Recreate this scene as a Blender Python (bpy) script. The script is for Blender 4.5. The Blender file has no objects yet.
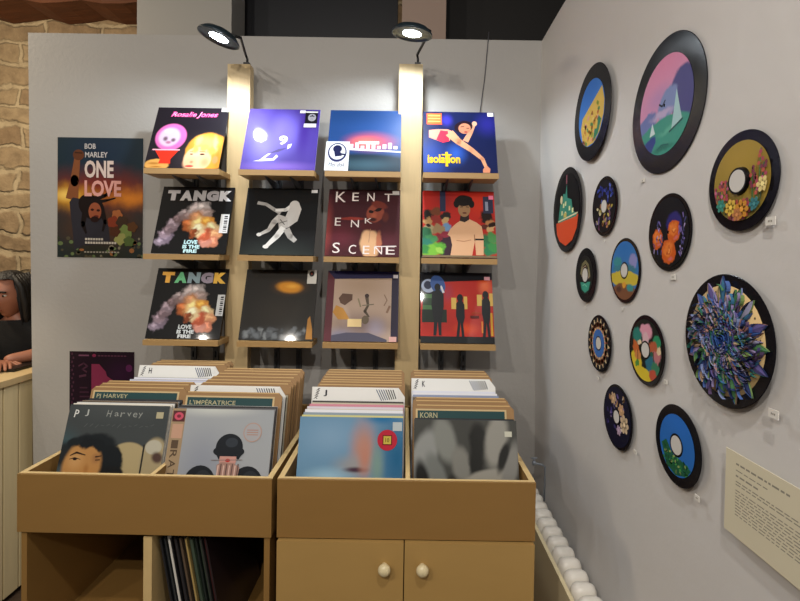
import bpy, math, random
from mathutils import Vector, Matrix
random.seed(7)
C = bpy.context.scene.collection
scn = bpy.context.scene
R = math.radians
PI = math.pi

# ------------------------------------------------------------------ camera
EYE = Vector((0, 0, 1.58))
PITCH, ROLL, F = R(1.0), R(0.9), 475.0
PPX, PPY = 405.0, 270.3
_r = Vector((1, 0, 0)); _u = Vector((0, math.sin(PITCH), math.cos(PITCH))); _f = Vector((0, math.cos(PITCH), -math.sin(PITCH)))
CR = _r*math.cos(ROLL) + _u*math.sin(ROLL)
CU = -_r*math.sin(ROLL) + _u*math.cos(ROLL)
cam = bpy.data.cameras.new('camera'); co = bpy.data.objects.new('camera', cam); C.objects.link(co)
m = Matrix.Identity(4)
for i in range(3):
    m[i][0] = CR[i]; m[i][1] = CU[i]; m[i][2] = -_f[i]; m[i][3] = EYE[i]
co.matrix_world = m
cam.sensor_width = 36; cam.lens = F/800*36
cam.shift_x = (400-PPX)/800; cam.shift_y = -(300.5-PPY)/800
cam.clip_start = 0.05
scn.camera = co

def at(px, py, axis, val):
    """point on the plane (axis = val) seen at photo pixel px, py"""
    d = CR*((px-PPX)/F) + CU*(-(py-PPY)/F) + _f
    t = (val-EYE[axis])/d[axis]
    return EYE + d*t

# ------------------------------------------------------------------ materials
def s2l(c):
    return tuple(((x/12.92) if x <= .04045 else ((x+.055)/1.055)**2.4) for x in c)
def col(c):
    if isinstance(c, str):
        c = tuple(int(c[i:i+2], 16)/255 for i in (0, 2, 4))
    return s2l(c) + (1,)
_mats = {}
def new_mat(name, rough=.6, metal=0, coat=0, spec=.5):
    mt = bpy.data.materials.new(name); mt.use_nodes = True
    nt = mt.node_tree; b = nt.nodes['Principled BSDF']
    b.inputs['Roughness'].default_value = rough
    b.inputs['Metallic'].default_value = metal
    b.inputs['Coat Weight'].default_value = coat
    b.inputs['Coat Roughness'].default_value = .045
    b.inputs['Specular IOR Level'].default_value = spec
    return mt, nt, b
def mat(name, c, rough=.6, metal=0, coat=0, noise=0, nscale=20, stretch=(1, 1, 1), bump=0, bscale=None, spec=.5, emit=None):
    if name in _mats: return _mats[name]
    mt, nt, b = new_mat(name, rough, metal, coat, spec)
    base = col(c); b.inputs['Base Color'].default_value = base
    mt.diffuse_color = base
    if noise or bump:
        tc = nt.nodes.new('ShaderNodeTexCoord'); mp = nt.nodes.new('ShaderNodeMapping')
        mp.inputs['Scale'].default_value = stretch
        nt.links.new(tc.outputs['Object'], mp.inputs['Vector'])
    if noise:
        n = nt.nodes.new('ShaderNodeTexNoise'); n.inputs['Scale'].default_value = nscale; n.inputs['Detail'].default_value = 6
        nt.links.new(mp.outputs[0], n.inputs['Vector'])
        mx = nt.nodes.new('ShaderNodeMix'); mx.data_type = 'RGBA'
        mx.inputs['A'].default_value = tuple(x*(1-noise) for x in base[:3])+(1,)
        mx.inputs['B'].default_value = tuple(min(1, x*(1+noise)) for x in base[:3])+(1,)
        nt.links.new(n.outputs['Fac'], mx.inputs['Factor'])
        nt.links.new(mx.outputs['Result'], b.inputs['Base Color'])
    if bump:
        n2 = nt.nodes.new('ShaderNodeTexNoise'); n2.inputs['Scale'].default_value = bscale or nscale; n2.inputs['Detail'].default_value = 5
        nt.links.new(mp.outputs[0], n2.inputs['Vector'])
        bp = nt.nodes.new('ShaderNodeBump'); bp.inputs['Strength'].default_value = bump; bp.inputs['Distance'].default_value = .01
        nt.links.new(n2.outputs['Fac'], bp.inputs['Height']); nt.links.new(bp.outputs[0], b.inputs['Normal'])
    if emit:
        b.inputs['Emission Color'].default_value = base; b.inputs['Emission Strength'].default_value = emit
    _mats[name] = mt
    return mt
def flat(c, rough=.45, coat=.0):
    """plain printed colour"""
    key = 'ink %s %s %s' % (c, rough, coat)
    return mat(key, c, rough=rough, coat=coat, spec=.15)

def art_mat(name, base, blobs, rough=.42, coat=.25, grain=.0):
    """printed picture: soft or hard edged patches of pigment over a base colour, in UV space
    blob = (cx, cy, rx, ry, colour, softness 0..1, rotation deg, wobble)"""
    mt, nt, b = new_mat(name, rough, 0, coat, .15)
    N, L = nt.nodes.new, nt.links.new
    tc = N('ShaderNodeTexCoord')
    ns = N('ShaderNodeTexNoise'); ns.inputs['Scale'].default_value = 9; ns.inputs['Detail'].default_value = 4
    L(tc.outputs['UV'], ns.inputs['Vector'])
    sub = N('ShaderNodeVectorMath'); sub.operation = 'SUBTRACT'; sub.inputs[1].default_value = (.5, .5, .5)
    L(ns.outputs['Color'], sub.inputs[0])
    wob = {}
    def warped(w):
        if w == 0: return tc.outputs['UV']
        if w not in wob:
            sc = N('ShaderNodeVectorMath'); sc.operation = 'SCALE'; sc.inputs['Scale'].default_value = w
            L(sub.outputs[0], sc.inputs[0])
            ad = N('ShaderNodeVectorMath'); ad.operation = 'ADD'
            L(tc.outputs['UV'], ad.inputs[0]); L(sc.outputs[0], ad.inputs[1])
            fl = N('ShaderNodeVectorMath'); fl.operation = 'MULTIPLY'; fl.inputs[1].default_value = (1, 1, 0)
            L(ad.outputs[0], fl.inputs[0]); wob[w] = fl.outputs[0]
        return wob[w]
    cur = None
    for bl in blobs:
        cx, cy, rx, ry, c, soft = bl[:6]
        rot = bl[6] if len(bl) > 6 else 0
        w = bl[7] if len(bl) > 7 else 0
        mp = N('ShaderNodeMapping'); mp.vector_type = 'TEXTURE'
        mp.inputs['Location'].default_value = (cx, cy, 0); mp.inputs['Rotation'].default_value = (0, 0, R(rot)); mp.inputs['Scale'].default_value = (rx, ry, 1)
        L(warped(w), mp.inputs['Vector'])
        g = N('ShaderNodeTexGradient'); g.gradient_type = 'SPHERICAL'; L(mp.outputs[0], g.inputs['Vector'])
        mr = N('ShaderNodeMapRange'); mr.interpolation_type = 'SMOOTHSTEP'; mr.inputs['From Max'].default_value = max(.02, soft)
        L(g.outputs['Fac'], mr.inputs['Value'])
        mx = N('ShaderNodeMix'); mx.data_type = 'RGBA'
        L(mr.outputs[0], mx.inputs['Factor'])
        if cur is None: mx.inputs['A'].default_value = col(base)
        else: L(cur, mx.inputs['A'])
        mx.inputs['B'].default_value = col(c)
        cur = mx.outputs['Result']
    if grain:
        n = N('ShaderNodeTexNoise'); n.inputs['Scale'].default_value = 40; L(tc.outputs['UV'], n.inputs['Vector'])
        mr = N('ShaderNodeMapRange'); mr.inputs['To Min'].default_value = 1-grain; mr.inputs['To Max'].default_value = 1+grain
        L(n.outputs['Fac'], mr.inputs['Value'])
        v = N('ShaderNodeVectorMath'); v.operation = 'SCALE'
        if cur is None: v.inputs[0].default_value = col(base)[:3]
        else: L(cur, v.inputs[0])
        L(mr.outputs[0], v.inputs['Scale']); cur = v.outputs[0]
    if cur is None: b.inputs['Base Color'].default_value = col(base)
    else: L(cur, b.inputs['Base Color'])
    mt.diffuse_color = col(base)
    return mt

# ------------------------------------------------------------------ mesh builder
class MB:
    def __init__(s):
        s.v = []; s.f = []; s.m = []; s.uv = {}; s.sm = []; s.mats = []
    def mi(s, m):
        if m not in s.mats: s.mats.append(m)
        return s.mats.index(m)
    def add(s, vs, fs, m, uvs=None, smooth=False, M=None):
        o = len(s.v)
        s.v += [tuple(M @ Vector(v)) if M else tuple(v) for v in vs]
        k = s.mi(m)
        for i, f in enumerate(fs):
            if uvs and uvs[i]: s.uv[len(s.f)] = uvs[i]
            s.f.append([o+j for j in f]); s.m.append(k); s.sm.append(smooth)
        return s
    def box(s, a, b, m, front=None, M=None):
        x0, y0, z0 = a; x1, y1, z1 = b
        vs = [(x0, y0, z0), (x1, y0, z0), (x1, y1, z0), (x0, y1, z0), (x0, y0, z1), (x1, y0, z1), (x1, y1, z1), (x0, y1, z1)]
        s.add(vs, [(0, 3, 2, 1), (4, 5, 6, 7), (1, 2, 6, 5), (2, 3, 7, 6), (3, 0, 4, 7)], m, M=M)
        s.add([vs[0], vs[1], vs[5], vs[4]], [(0, 1, 2, 3)], front or m, uvs=[[(0, 0), (1, 0), (1, 1), (0, 1)]], M=M)
        return s
    def prism(s, pts, y0, y1, m, M=None):
        """outline pts (x, z) anticlockwise seen from the front (-y), extruded in y"""
        n = len(pts)
        vs = [(p[0], y0, p[1]) for p in pts] + [(p[0], y1, p[1]) for p in pts]
        fs = [tuple(range(n)), tuple(range(2*n-1, n-1, -1))] + [(i+n, (i+1) % n+n, (i+1) % n, i) for i in range(n)]
        return s.add(vs, fs, m, M=M)
    def tube(s, path, r, m, seg=10, caps=True, M=None, smooth=True):
        path = [Vector(p) for p in path]; vs = []; fs = []
        rs = r if isinstance(r, (list, tuple)) else [r]*len(path)
        for i, p in enumerate(path):
            d = (path[min(i+1, len(path)-1)]-path[max(i-1, 0)]).normalized()
            a = d.cross(Vector((0, 0, 1)) if abs(d.z) < .95 else Vector((1, 0, 0))).normalized(); b = d.cross(a)
            for k in range(seg):
                t = 2*PI*k/seg
                vs.append(p + (a*math.cos(t)+b*math.sin(t))*rs[i])
        for i in range(len(path)-1):
            for k in range(seg):
                k2 = (k+1) % seg
                fs.append((i*seg+k, i*seg+k2, (i+1)*seg+k2, (i+1)*seg+k))
        if caps:
            fs.append(tuple(range(seg-1, -1, -1))); fs.append(tuple(range((len(path)-1)*seg, len(path)*seg)))
        return s.add(vs, fs, m, smooth=smooth, M=M)
    def lathe(s, prof, m, seg=40, M=None, smooth=True, uvr=None):
        """profile (r, y) turned about the local y axis; uvr = radius giving UV of the disc"""
        vs = []; fs = []; uvs = []
        for r, y in prof:
            for k in range(seg):
                t = 2*PI*k/seg; vs.append((r*math.cos(t), y, r*math.sin(t)))
        for i in range(len(prof)-1):
            for k in range(seg):
                k2 = (k+1) % seg
                f = (i*seg+k, i*seg+k2, (i+1)*seg+k2, (i+1)*seg+k); fs.append(f)
                uvs.append([(vs[j][0]/uvr/2+.5, vs[j][2]/uvr/2+.5) for j in f] if uvr else None)
        return s.add(vs, fs, m, uvs=uvs, smooth=smooth, M=M)
    def disc(s, cx, cz, rx, rz, y, m, seg=24, M=None):
        return s.add([(cx+rx*math.cos(2*PI*k/seg), y, cz+rz*math.sin(2*PI*k/seg)) for k in range(seg)], [tuple(range(seg))], m, M=M)
    def ball(s, c, r, m, seg=16, rings=10, M=None):
        r = r if isinstance(r, (tuple, list)) else (r, r, r)
        vs = []; fs = []
        for i in range(rings+1):
            a = PI*i/rings
            for k in range(seg):
                t = 2*PI*k/seg
                vs.append((c[0]+r[0]*math.sin(a)*math.cos(t), c[1]+r[1]*math.sin(a)*math.sin(t), c[2]+r[2]*math.cos(a)))
        for i in range(rings):
            for k in range(seg):
                k2 = (k+1) % seg; fs.append((i*seg+k, (i+1)*seg+k, (i+1)*seg+k2, i*seg+k2))
        return s.add(vs, fs, m, smooth=True, M=M)
    def build(s, name, parent=None, bevel=0):
        me = bpy.data.meshes.new(name); me.from_pydata(s.v, [], s.f)
        for mm in s.mats: me.materials.append(mm)
        me.polygons.foreach_set('material_index', s.m); me.polygons.foreach_set('use_smooth', s.sm)
        if s.uv:
            ul = me.uv_layers.new(name='UVMap')
            for fi, uvs in s.uv.items():
                for li, uv in zip(me.polygons[fi].loop_indices, uvs): ul.data[li].uv = uv
        me.update()
        o = bpy.data.objects.new(name, me); C.objects.link(o)
        if parent: o.parent = parent
        if bevel:
            bv = o.modifiers.new('bevel', 'BEVEL'); bv.width = bevel; bv.segments = 2; bv.limit_method = 'ANGLE'
        return o

def tag(o, label, cat, group=None, kind=None):
    if label: o['label'] = label
    if cat: o['category'] = cat
    if group: o['group'] = group
    if kind: o['kind'] = kind
    return o
def empty(name, label, cat, loc=(0, 0, 0), rot=(0, 0, 0), group=None):
    o = bpy.data.objects.new(name, None); C.objects.link(o); o.empty_display_size = .05
    o.location = loc; o.rotation_euler = rot
    return tag(o, label, cat, group)
def struct(o):
    o['kind'] = 'structure'; return o
def copy_tree(o, parent=None):
    kids = [c for c in C.objects if c.parent == o]
    c = o.copy(); C.objects.link(c); c.parent = parent
    for k in kids: copy_tree(k, c)
    return c

_tc = {}
def text_mesh(s, bold=.0, shear=0):
    key = (s, bold, shear)
    if key not in _tc:
        cu = bpy.data.curves.new('t', 'FONT'); cu.body = s; cu.offset = bold; cu.shear = shear; cu.resolution_u = 3
        ob = bpy.data.objects.new('t', cu); C.objects.link(ob)
        bpy.context.view_layer.update()
        ev = ob.evaluated_get(bpy.context.evaluated_depsgraph_get()); me = ev.to_mesh()
        vs = [tuple(v.co)[:2] for v in me.vertices]; fs = [tuple(p.vertices) for p in me.polygons]
        ev.to_mesh_clear(); bpy.data.objects.remove(ob); bpy.data.curves.remove(cu)
        _tc[key] = (vs, fs)
    return _tc[key]
def add_text(mb, s, x0, z0, x1, z1, y, m, bold=.0, shear=0, rot=0, M=None):
    """lettering fitted into the box x0..x1, z0..z1 on the plane y (facing -y)"""
    vs, fs = text_mesh(s, bold, shear)
    ax = min(v[0] for v in vs); bx = max(v[0] for v in vs); az = min(v[1] for v in vs); bz = max(v[1] for v in vs)
    out = []
    for x, z in vs:
        X = x0+(x-ax)/(bx-ax)*(x1-x0); Z = z0+(z-az)/(bz-az)*(z1-z0)
        if rot:
            cx, cz = (x0+x1)/2, (z0+z1)/2; c, q = math.cos(R(rot)), math.sin(R(rot))
            X, Z = cx+(X-cx)*c-(Z-cz)*q, cz+(X-cx)*q+(Z-cz)*c
        out.append((X, y, Z))
    mb.add(out, fs, m, M=M)

class Art:
    """adds print to a rectangle x0..x1, z0..z1 of a mesh in 0..1 picture coordinates; each layer lies a hair over the last"""
    def __init__(s, mb, x0, x1, z0, z1, y, M=None, rough=.42, coat=.25):
        s.mb = mb; s.x0 = x0; s.z0 = z0; s.w = x1-x0; s.h = z1-z0; s.y = y; s.M = M; s.rough = rough; s.coat = coat; s.n = 1; s.clip = True
    def P(s, u, v): return (s.x0+u*s.w, s.y-s.n*.00012, s.z0+v*s.h)
    def ink(s, c): return c if not isinstance(c, str) else flat(c, s.rough, s.coat)
    def poly(s, pts, c):
        if s.clip: pts = [(min(1, max(0, u)), min(1, max(0, v))) for u, v in pts]
        s.mb.add([s.P(*p) for p in pts], [tuple(range(len(pts)))], s.ink(c), M=s.M); s.n += 1
    def rect(s, u0, v0, u1, v1, c): s.poly([(u0, v0), (u1, v0), (u1, v1), (u0, v1)], c)
    def oval(s, u, v, ru, rv, c, rot=0, seg=24, wob=0):
        pts = []
        for k in range(seg):
            t = 2*PI*k/seg; q = 1+wob*math.sin(5*t+u*30)
            a, b = ru*math.cos(t)*q, rv*math.sin(t)*q
            pts.append((u+a*math.cos(R(rot))-b*math.sin(R(rot)), v+a*math.sin(R(rot))+b*math.cos(R(rot))))
        s.poly(pts, c)
    def line(s, pts, w, c):
        """stroke; w a width or a list of widths"""
        n = len(pts); ws = w if isinstance(w, (list, tuple)) else [w]*n
        for i in range(n-1):
            (a, b), (e, f) = pts[i], pts[i+1]
            d = math.hypot(e-a, f-b) or 1; nx, ny = -(f-b)/d/2, (e-a)/d/2
            s.poly([(a-nx*ws[i], b-ny*ws[i]), (e-nx*ws[i+1], f-ny*ws[i+1]), (e+nx*ws[i+1], f+ny*ws[i+1]), (a+nx*ws[i], b+ny*ws[i])], c)
            s.n -= 1
            if i: s.oval(a, b, ws[i]/2, ws[i]/2, c, seg=10); s.n -= 1
        s.n += 1
    def text(s, t, u0, v0, u1, v1, c, bold=.0, shear=0, rot=0):
        a = s.P(u0, v0); b = s.P(u1, v1)
        add_text(s.mb, t, a[0], a[2], b[0], b[2], a[1], s.ink(c), bold, shear, rot, s.M); s.n += 1

# shared surfaces
WHITE_WALL = mat('painted partition', (.63, .62, .605), .75, noise=.035, nscale=3, bump=.12, bscale=60)
WALL_R = mat('white plaster', (.79, .78, .77), .7, noise=.03, nscale=2.2, bump=.25, bscale=9)
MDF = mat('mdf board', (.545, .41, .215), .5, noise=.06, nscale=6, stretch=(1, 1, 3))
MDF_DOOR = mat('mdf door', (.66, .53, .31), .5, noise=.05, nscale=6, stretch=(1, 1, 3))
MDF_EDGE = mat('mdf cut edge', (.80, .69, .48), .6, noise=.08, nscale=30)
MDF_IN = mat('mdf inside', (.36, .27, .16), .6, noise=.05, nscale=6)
PINE = mat('pale pine', (.78, .68, .50), .5, noise=.07, nscale=14, stretch=(6, 6, .6))
LEDGE = mat('ledge pine', (.70, .56, .36), .5, noise=.07, nscale=14, stretch=(.6, 6, 6))
DIV = mat('thin brown board', (.60, .46, .29), .6, noise=.09, nscale=8)
DIV_EDGE = mat('thin board edge', (.80, .66, .44), .6)
STEEL = mat('dark grey steel', (.36, .37, .39), .45, .5)
BLACKM = mat('black painted metal', (.05, .05, .055), .4, .2)
VINYL = mat('black vinyl', (.022, .022, .028), .3, 0, 0, spec=.2)

# ------------------------------------------------------------------ setting
YW = 2.23; XW = .62; ZT = 2.62
def plane_box(name, a, b, m): return struct(MB().box(a, b, m).build(name))
FLOOR = mat('floor boards', (.30, .24, .19), .5, noise=.15, nscale=5, stretch=(1, .2, 1))
DARKC = mat('dark ceiling', (.05, .043, .042), .8, noise=.2, nscale=4)
plane_box('floor', (-4.6, -2.2, -.05), (2.2, 4.0, 0), FLOOR)
plane_box('ceiling', (-4.6, .9, 3.9), (2.2, 4.0, 3.95), DARKC)
# partition at the back: its left edge leans a little
mb = MB(); l0 = at(32.5, 455, 1, YW).x; l1 = at(28, 40, 1, YW).x
lx0 = l0+(l0-l1)/(at(28, 40, 1, YW).z-at(32, 455, 1, YW).z)*(-at(32, 455, 1, YW).z)*-1
mb.prism([(l0+.012, 0), (XW+.08, 0), (XW+.08, ZT), (l1, ZT)], YW, YW+.09, WHITE_WALL)
struct(mb.build('wall_back'))
# right wall: plaster with a slightly wavy surface
mb = MB(); ny, nz = 60, 44; vs = []; fs = []
for j in range(nz+1):
    for i in range(ny+1):
        y = YW - i*(YW+1.6)/ny; z = j*ZT/nz
        w = .004*math.sin(z*5.1+y*2.0)+.003*math.sin(y*6.3+z*1.7+1)
        vs.append((XW+w+.003, y, z))
for j in range(nz):
    for i in range(ny):
        a = j*(ny+1)+i; fs.append((a, a+1, a+ny+2, a+ny+1))
mb.add(vs, fs, WALL_R, smooth=True)
mb.box((XW+.02, -1.6, 0), (XW+.12, YW, ZT), WALL_R)
struct(mb.build('wall_right'))
# stone wall far behind on the left
st, nt, b = new_mat('rubble stone', .9)
N, L = nt.nodes.new, nt.links.new
tc = N('ShaderNodeTexCoord'); mp = N('ShaderNodeMapping'); mp.inputs['Rotation'].default_value = (R(90), 0, 0)
L(tc.outputs['Object'], mp.inputs['Vector'])
nz_ = N('ShaderNodeTexNoise'); nz_.inputs['Scale'].default_value = 3.5; nz_.inputs['Detail'].default_value = 5; L(tc.outputs['Object'], nz_.inputs['Vector'])
vm = N('ShaderNodeVectorMath'); vm.operation = 'MULTIPLY_ADD'; vm.inputs[1].default_value = (.22, .22, .22); L(nz_.outputs['Color'], vm.inputs[0]); L(mp.outputs[0], vm.inputs[2])
bk = N('ShaderNodeTexBrick'); bk.inputs['Scale'].default_value = 1; bk.inputs['Brick Width'].default_value = .42; bk.inputs['Row Height'].default_value = .165
bk.inputs['Mortar Size'].default_value = .028; bk.inputs['Mortar Smooth'].default_value = .7; bk.inputs['Bias'].default_value = -.1
bk.inputs['Color1'].default_value = col((.54, .45, .34)); bk.inputs['Color2'].default_value = col((.62, .54, .42)); bk.inputs['Mortar'].default_value = col((.68, .61, .49))
L(vm.outputs[0], bk.inputs['Vector'])
n3 = N('ShaderNodeTexNoise'); n3.inputs['Scale'].default_value = 14; n3.inputs['Detail'].default_value = 8; L(tc.outputs['Object'], n3.inputs['Vector'])
mx = N('ShaderNodeMix'); mx.data_type = 'RGBA'; mx.blend_type = 'MULTIPLY'; mx.inputs['Factor'].default_value = .6
cr = N('ShaderNodeValToRGB'); cr.color_ramp.elements[0].position = .3; cr.color_ramp.elements[0].color = (.45, .42, .4, 1); cr.color_ramp.elements[1].position = .6
L(n3.outputs['Fac'], cr.inputs[0]); L(bk.outputs['Color'], mx.inputs['A']); L(cr.outputs[0], mx.inputs['B']); L(mx.outputs['Result'], b.inputs['Base Color'])
bp = N('ShaderNodeBump'); bp.inputs['Strength'].default_value = .8; bp.inputs['Distance'].default_value = .03
ma = N('ShaderNodeMath'); ma.operation = 'MULTIPLY_ADD'; ma.inputs[1].default_value = -.8; L(bk.outputs['Fac'], ma.inputs[0]); L(n3.outputs['Fac'], ma.inputs[2])
L(ma.outputs[0], bp.inputs['Height']); L(bp.outputs[0], b.inputs['Normal'])
plane_box('wall_far', (-4.6, 3.75, 0), (2.2, 3.85, 3.9), st)
plane_box('wall_left', (-4.6, .9, 0), (-4.5, 3.75, 3.9), st)
# what shows over the partition
OLDWOOD = mat('old beam wood', (.40, .22, .11), .7, noise=.5, nscale=5, stretch=(.5, 4, 4), bump=.5, bscale=8)
mb = MB(); n = 24; vs = []; fs = []
bx0, bx1 = -4.4, -.9; zb_ = at(70, 22, 1, 3.745).z
for i in range(n+1):
    x = bx0+(bx1-bx0)*i/n; e = .018*math.sin(i*1.9)+.012*math.sin(i*4.1)
    vs += [(x, 3.45, zb_+e*.5), (x, 3.745, zb_+e*.8), (x, 3.745, 3.86), (x, 3.45+e, 3.86)]
for i in range(n):
    for k in range(4):
        k2 = (k+1) % 4; fs.append((i*4+k, i*4+4+k, i*4+4+k2, i*4+k2))
fs += [(3, 2, 1, 0), tuple(n*4+k for k in range(4))]
mb.add(vs, fs, OLDWOOD)
tag(mb.build('ceiling_beam'), 'rough reddish-brown timber beam on the stone wall above the upper left of the panel', 'beam')
p0 = at(137, 18, 1, 2.5).x; p1 = at(231.5, 18, 1, 2.5).x
tag(MB().box((p0, 2.5, 0), (p1, 2.7, 3.9), mat('grey pillar paint', (.60, .59, .57), .8, noise=.03, nscale=3)).build('pillar'),
    'broad grey painted pillar rising behind the panel, above the left spotlight', 'pillar')
p0 = at(402, 18, 1, 2.5).x; p1 = at(446, 18, 1, 2.5).x
tag(MB().box((p0, 2.5, 0), (p1, 2.65, 3.9), mat('beige pillar paint', (.60, .52, .47), .8, noise=.03, nscale=3)).build('pillar'),
    'narrow beige pillar rising behind the panel, above the right spotlight', 'pillar')
NAVY = mat('dark navy panel', (.045, .055, .085), .5, noise=.1, nscale=3)
mb = MB()
mb.box((p1+.02, 2.85, 2.2), (1.9, 2.95, 3.25), mat('dark brown boards', (.08, .068, .06), .7, noise=.25, nscale=5, stretch=(1, 1, .3)))
mb.box((p1+.02, 2.72, 2.70), (.62, 2.85, 2.80), NAVY)
tag(mb.build('ceiling_soffit'), 'dark brown boarded soffit above the right end of the white panel', 'soffit')
mb = MB(); a = at(232, 18, 1, 2.72).x
mb.box((a, 2.78, 2.0), (p0-.03, 2.9, 3.25), NAVY)
mb.box((a, 2.70, 2.69), (p0-.03, 2.78, 2.76), mat('dark navy trim', (.07, .085, .12), .4))
tag(mb.build('ceiling_soffit'), 'dark navy soffit above the white panel, between the two spotlights', 'soffit')

# ------------------------------------------------------------------ wall rails, posts, ledges
HB = [1.58+.375, 1.58+.018, 1.58-.343]
CX = [-.937, -.543, -.183, .227]
COLN = ['leftmost column', 'second column', 'third column', 'rightmost column']
ROWN = ['top row', 'middle row', 'bottom row']
YF, YP, TH = 2.0, 2.115, R(18.4)
def rail():
    mb = MB(); z0, z1 = .98, 2.275
    mb.box((-.012, YW-.016, z0), (-.004, YW, z1), STEEL); mb.box((.004, YW-.016, z0), (.012, YW, z1), STEEL)
    mb.box((-.012, YW-.004, z0), (.012, YW, z1), STEEL)
    for i in range(26):
        z = z0+.02+i*.05; mb.box((-.006, YW-.0165, z), (.006, YW-.012, z+.02), STEEL)
    return mb.build('wall_rail')
r0 = rail(); first = True
for ci in range(4):
    for k, dx in enumerate((-.052, .052)):
        o = r0 if first else r0.copy()
        if not first: C.objects.link(o)
        first = False
        o.location.x = CX[ci]+dx-(.015 if ci == 0 else 0)+(.02 if ci==0 else 0)
        tag(o, 'dark slotted steel wall rail, %s of the two behind the %s record column' % (('left', 'right')[k], COLN[ci].split()[0].replace('column', '')), 'rail', 'steel wall rails')
def ledge_proto():
    t = empty('display_ledge', None, None)
    MB().box((-.158, -.016, -.023), (.158, .108, 0), LEDGE).build('shelf_board', t, .0015)
    for dx in (-.052, .052):
        mb = MB()
        # arm under the board, hooked to the rail, and tilted back rest
        for s in (-.004,):
            x0, x1 = dx+s, dx+s+.008
            vs = [(x0, .01, -.023), (x0, .212, -.023), (x0, .212, -.07), (x0, .20, -.07)]
            vs += [(x1, v[1], v[2]) for v in vs]
            mb.add(vs, [(0, 1, 2, 3), (7, 6, 5, 4), (0, 4, 5, 1), (1, 5, 6, 2), (2, 6, 7, 3), (3, 7, 4, 0)], STEEL)
        mb.tube([(dx, .1, -.004), (dx, .14, .09), (dx, .165, .26), (dx, .212, .30)], .005, STEEL, 8)
        mb.build('bracket', t)
    return t
proto = ledge_proto(); first = True
for ri in range(3):
    for ci in range(4):
        o = proto if first else copy_tree(proto); first = False
        o.location = (CX[ci], YF, HB[ri])
        tag(o, 'pine ledge on two steel brackets, %s of the %s' % (ROWN[ri], COLN[ci]), 'display ledge', 'pine ledges holding records')
def post(px0, px1, py, label):
    x0 = at(px0, py, 1, YP).x; x1 = at(px1, py, 1, YP).x
    zt = at((px0+px1)/2+5, 64, 1, YP).z
    z0 = 0
    mb = MB().box((x0, YP, z0), (x1, YP+.05, zt), PINE)
    mb.box((x0+.02, YP+.05, 1.15), (x1-.02, YW, 1.21), PINE); mb.box((x0+.02, YP+.05, zt-.3), (x1-.02, YW, zt-.24), PINE)
    tag(mb.build('wooden_post', None, .002), label, 'post', 'upright pine posts between the displayed records')
    return (x0+x1)/2, zt
P1 = post(225, 247.5, 350, 'pale pine upright post below the left spotlight, between first and second record columns')
P2 = post(395, 418.5, 345, 'pale pine upright post below the right spotlight, between third and fourth record columns')

# ------------------------------------------------------------------ record sleeves on display
S = .3145
def sleeve(name, artfn, matl, edge='1a1a1c', parent=None, th=.005, s=S, M=None, v0=0):
    mb = MB(); mb.box((-s/2, -th, 0), (s/2, 0, s), flat(edge, .4), front=matl, M=M)
    a = Art(mb, -s/2, s/2, v0*s, s, -th, M=M)
    if artfn: artfn(a)
    return mb.build(name, parent)
def sticker(parent, u0, v0, u1, v1, c, fn=None, name='price_sticker', y=-.0085, rnd=False, label=None):
    mb = MB(); x0, x1, z0, z1 = -S/2+u0*S, -S/2+u1*S, v0*S, v1*S
    if rnd:
        mb.lathe([(.0001, 0), ((x1-x0)/2, 0), ((x1-x0)/2, .0005)], flat(c, .4, .2), 28, M=Matrix.Translation(((x0+x1)/2, y, (z0+z1)/2)))
    else: mb.box((x0, y, z0), (x1, y+.0005, z1), flat(c, .4, .2))
    if fn: fn(Art(mb, x0, x1, z0, z1, y))
    o = mb.build(name, parent)
    if label: o['label'] = label
    return o
def shown(ci, ri, label, artfn, matl, edge='1a1a1c', dx=0, name='record_sleeve'):
    t = empty(name, label, 'record sleeve', (CX[ci]+dx, YF+.0055, HB[ri]+.002), (-(R(22.5) if ri == 0 else R(20)), 0, 0), 'records displayed on the wall ledges')
    sleeve('cover', artfn, matl, edge, t)
    return t
W_ = 'f2efe8'
# r1c1
def a11(a):
    a.text('Rosalie Jones', .20, .815, .86, .93, 'f04a9a', .03, .35)
    a.n -= 1; 
    a.text('Rosalie Jones', .215, .825, .85, .922, 'ffd9ee', .0, .35)
    # cone
    a.poly([(.09, .29), (.42, .29), (.33, .14), (.34, .07), (.18, .07), (.19, .14)], 'd8301e'); a.rect(.06, .28, .43, .30, 'e8a8b8')
    a.oval(.60, .225, .022, .010, '5a3a30'); a.oval(.745, .225, .034, .013, '5a3a30'); a.line([(.57, .265), (.62, .27)], .008, 'b07840'); a.line([(.70, .268), (.79, .262)], .010, 'b07840')
BALL = [(.27, .50, .225, .235, 'd868ac', .12), (.25, .50, .17, .18, 'c8b4cc', .3), (.20, .47, .05, .06, '6a5060', .8), (.31, .45, .05, .05, '6a5060', .8), (.25, .41, .06, .04, 'a86888', .8), (.22, .60, .08, .05, 'e4d8e8', .9),
    (.16, .05, .18, .10, 'cf9a50', .2, 0, .03), (.12, .07, .12, .03, 'a8702c', .9), (.16, .02, .12, .02, 'a8702c', .9),
    (.80, .26, .31, .34, 'd89436', .12, 0, .04), (.78, .40, .24, .18, 'ecc46c', .8, -10, .08), (.66, .44, .07, .14, 'f0d088', .9, -20, .1), (.90, .40, .06, .22, 'f0d088', .9, 10, .1), (.97, .15, .08, .3, 'c8822c', .9),
    (.69, .15, .20, .21, 'eebd94', .15, 8, .02), (.60, .08, .12, .12, 'e8b08a', .6), (.66, .24, .13, .08, 'f4ccA4', .9), (.62, .10, .035, .03, 'c87f5c', .9), (.80, .10, .10, .12, 'e0a274', .9),
    (.60, .035, .07, .022, 'b84c44', .4), (.93, .14, .05, .08, 'd88c58', .5), (.64, .31, .06, .08, 'e8b860', .6, 20, .1), (.76, .33, .08, .07, 'e8b860', .6, -20, .1), (.86, .28, .06, .10, 'e2ae54', .6, 0, .1)]
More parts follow.
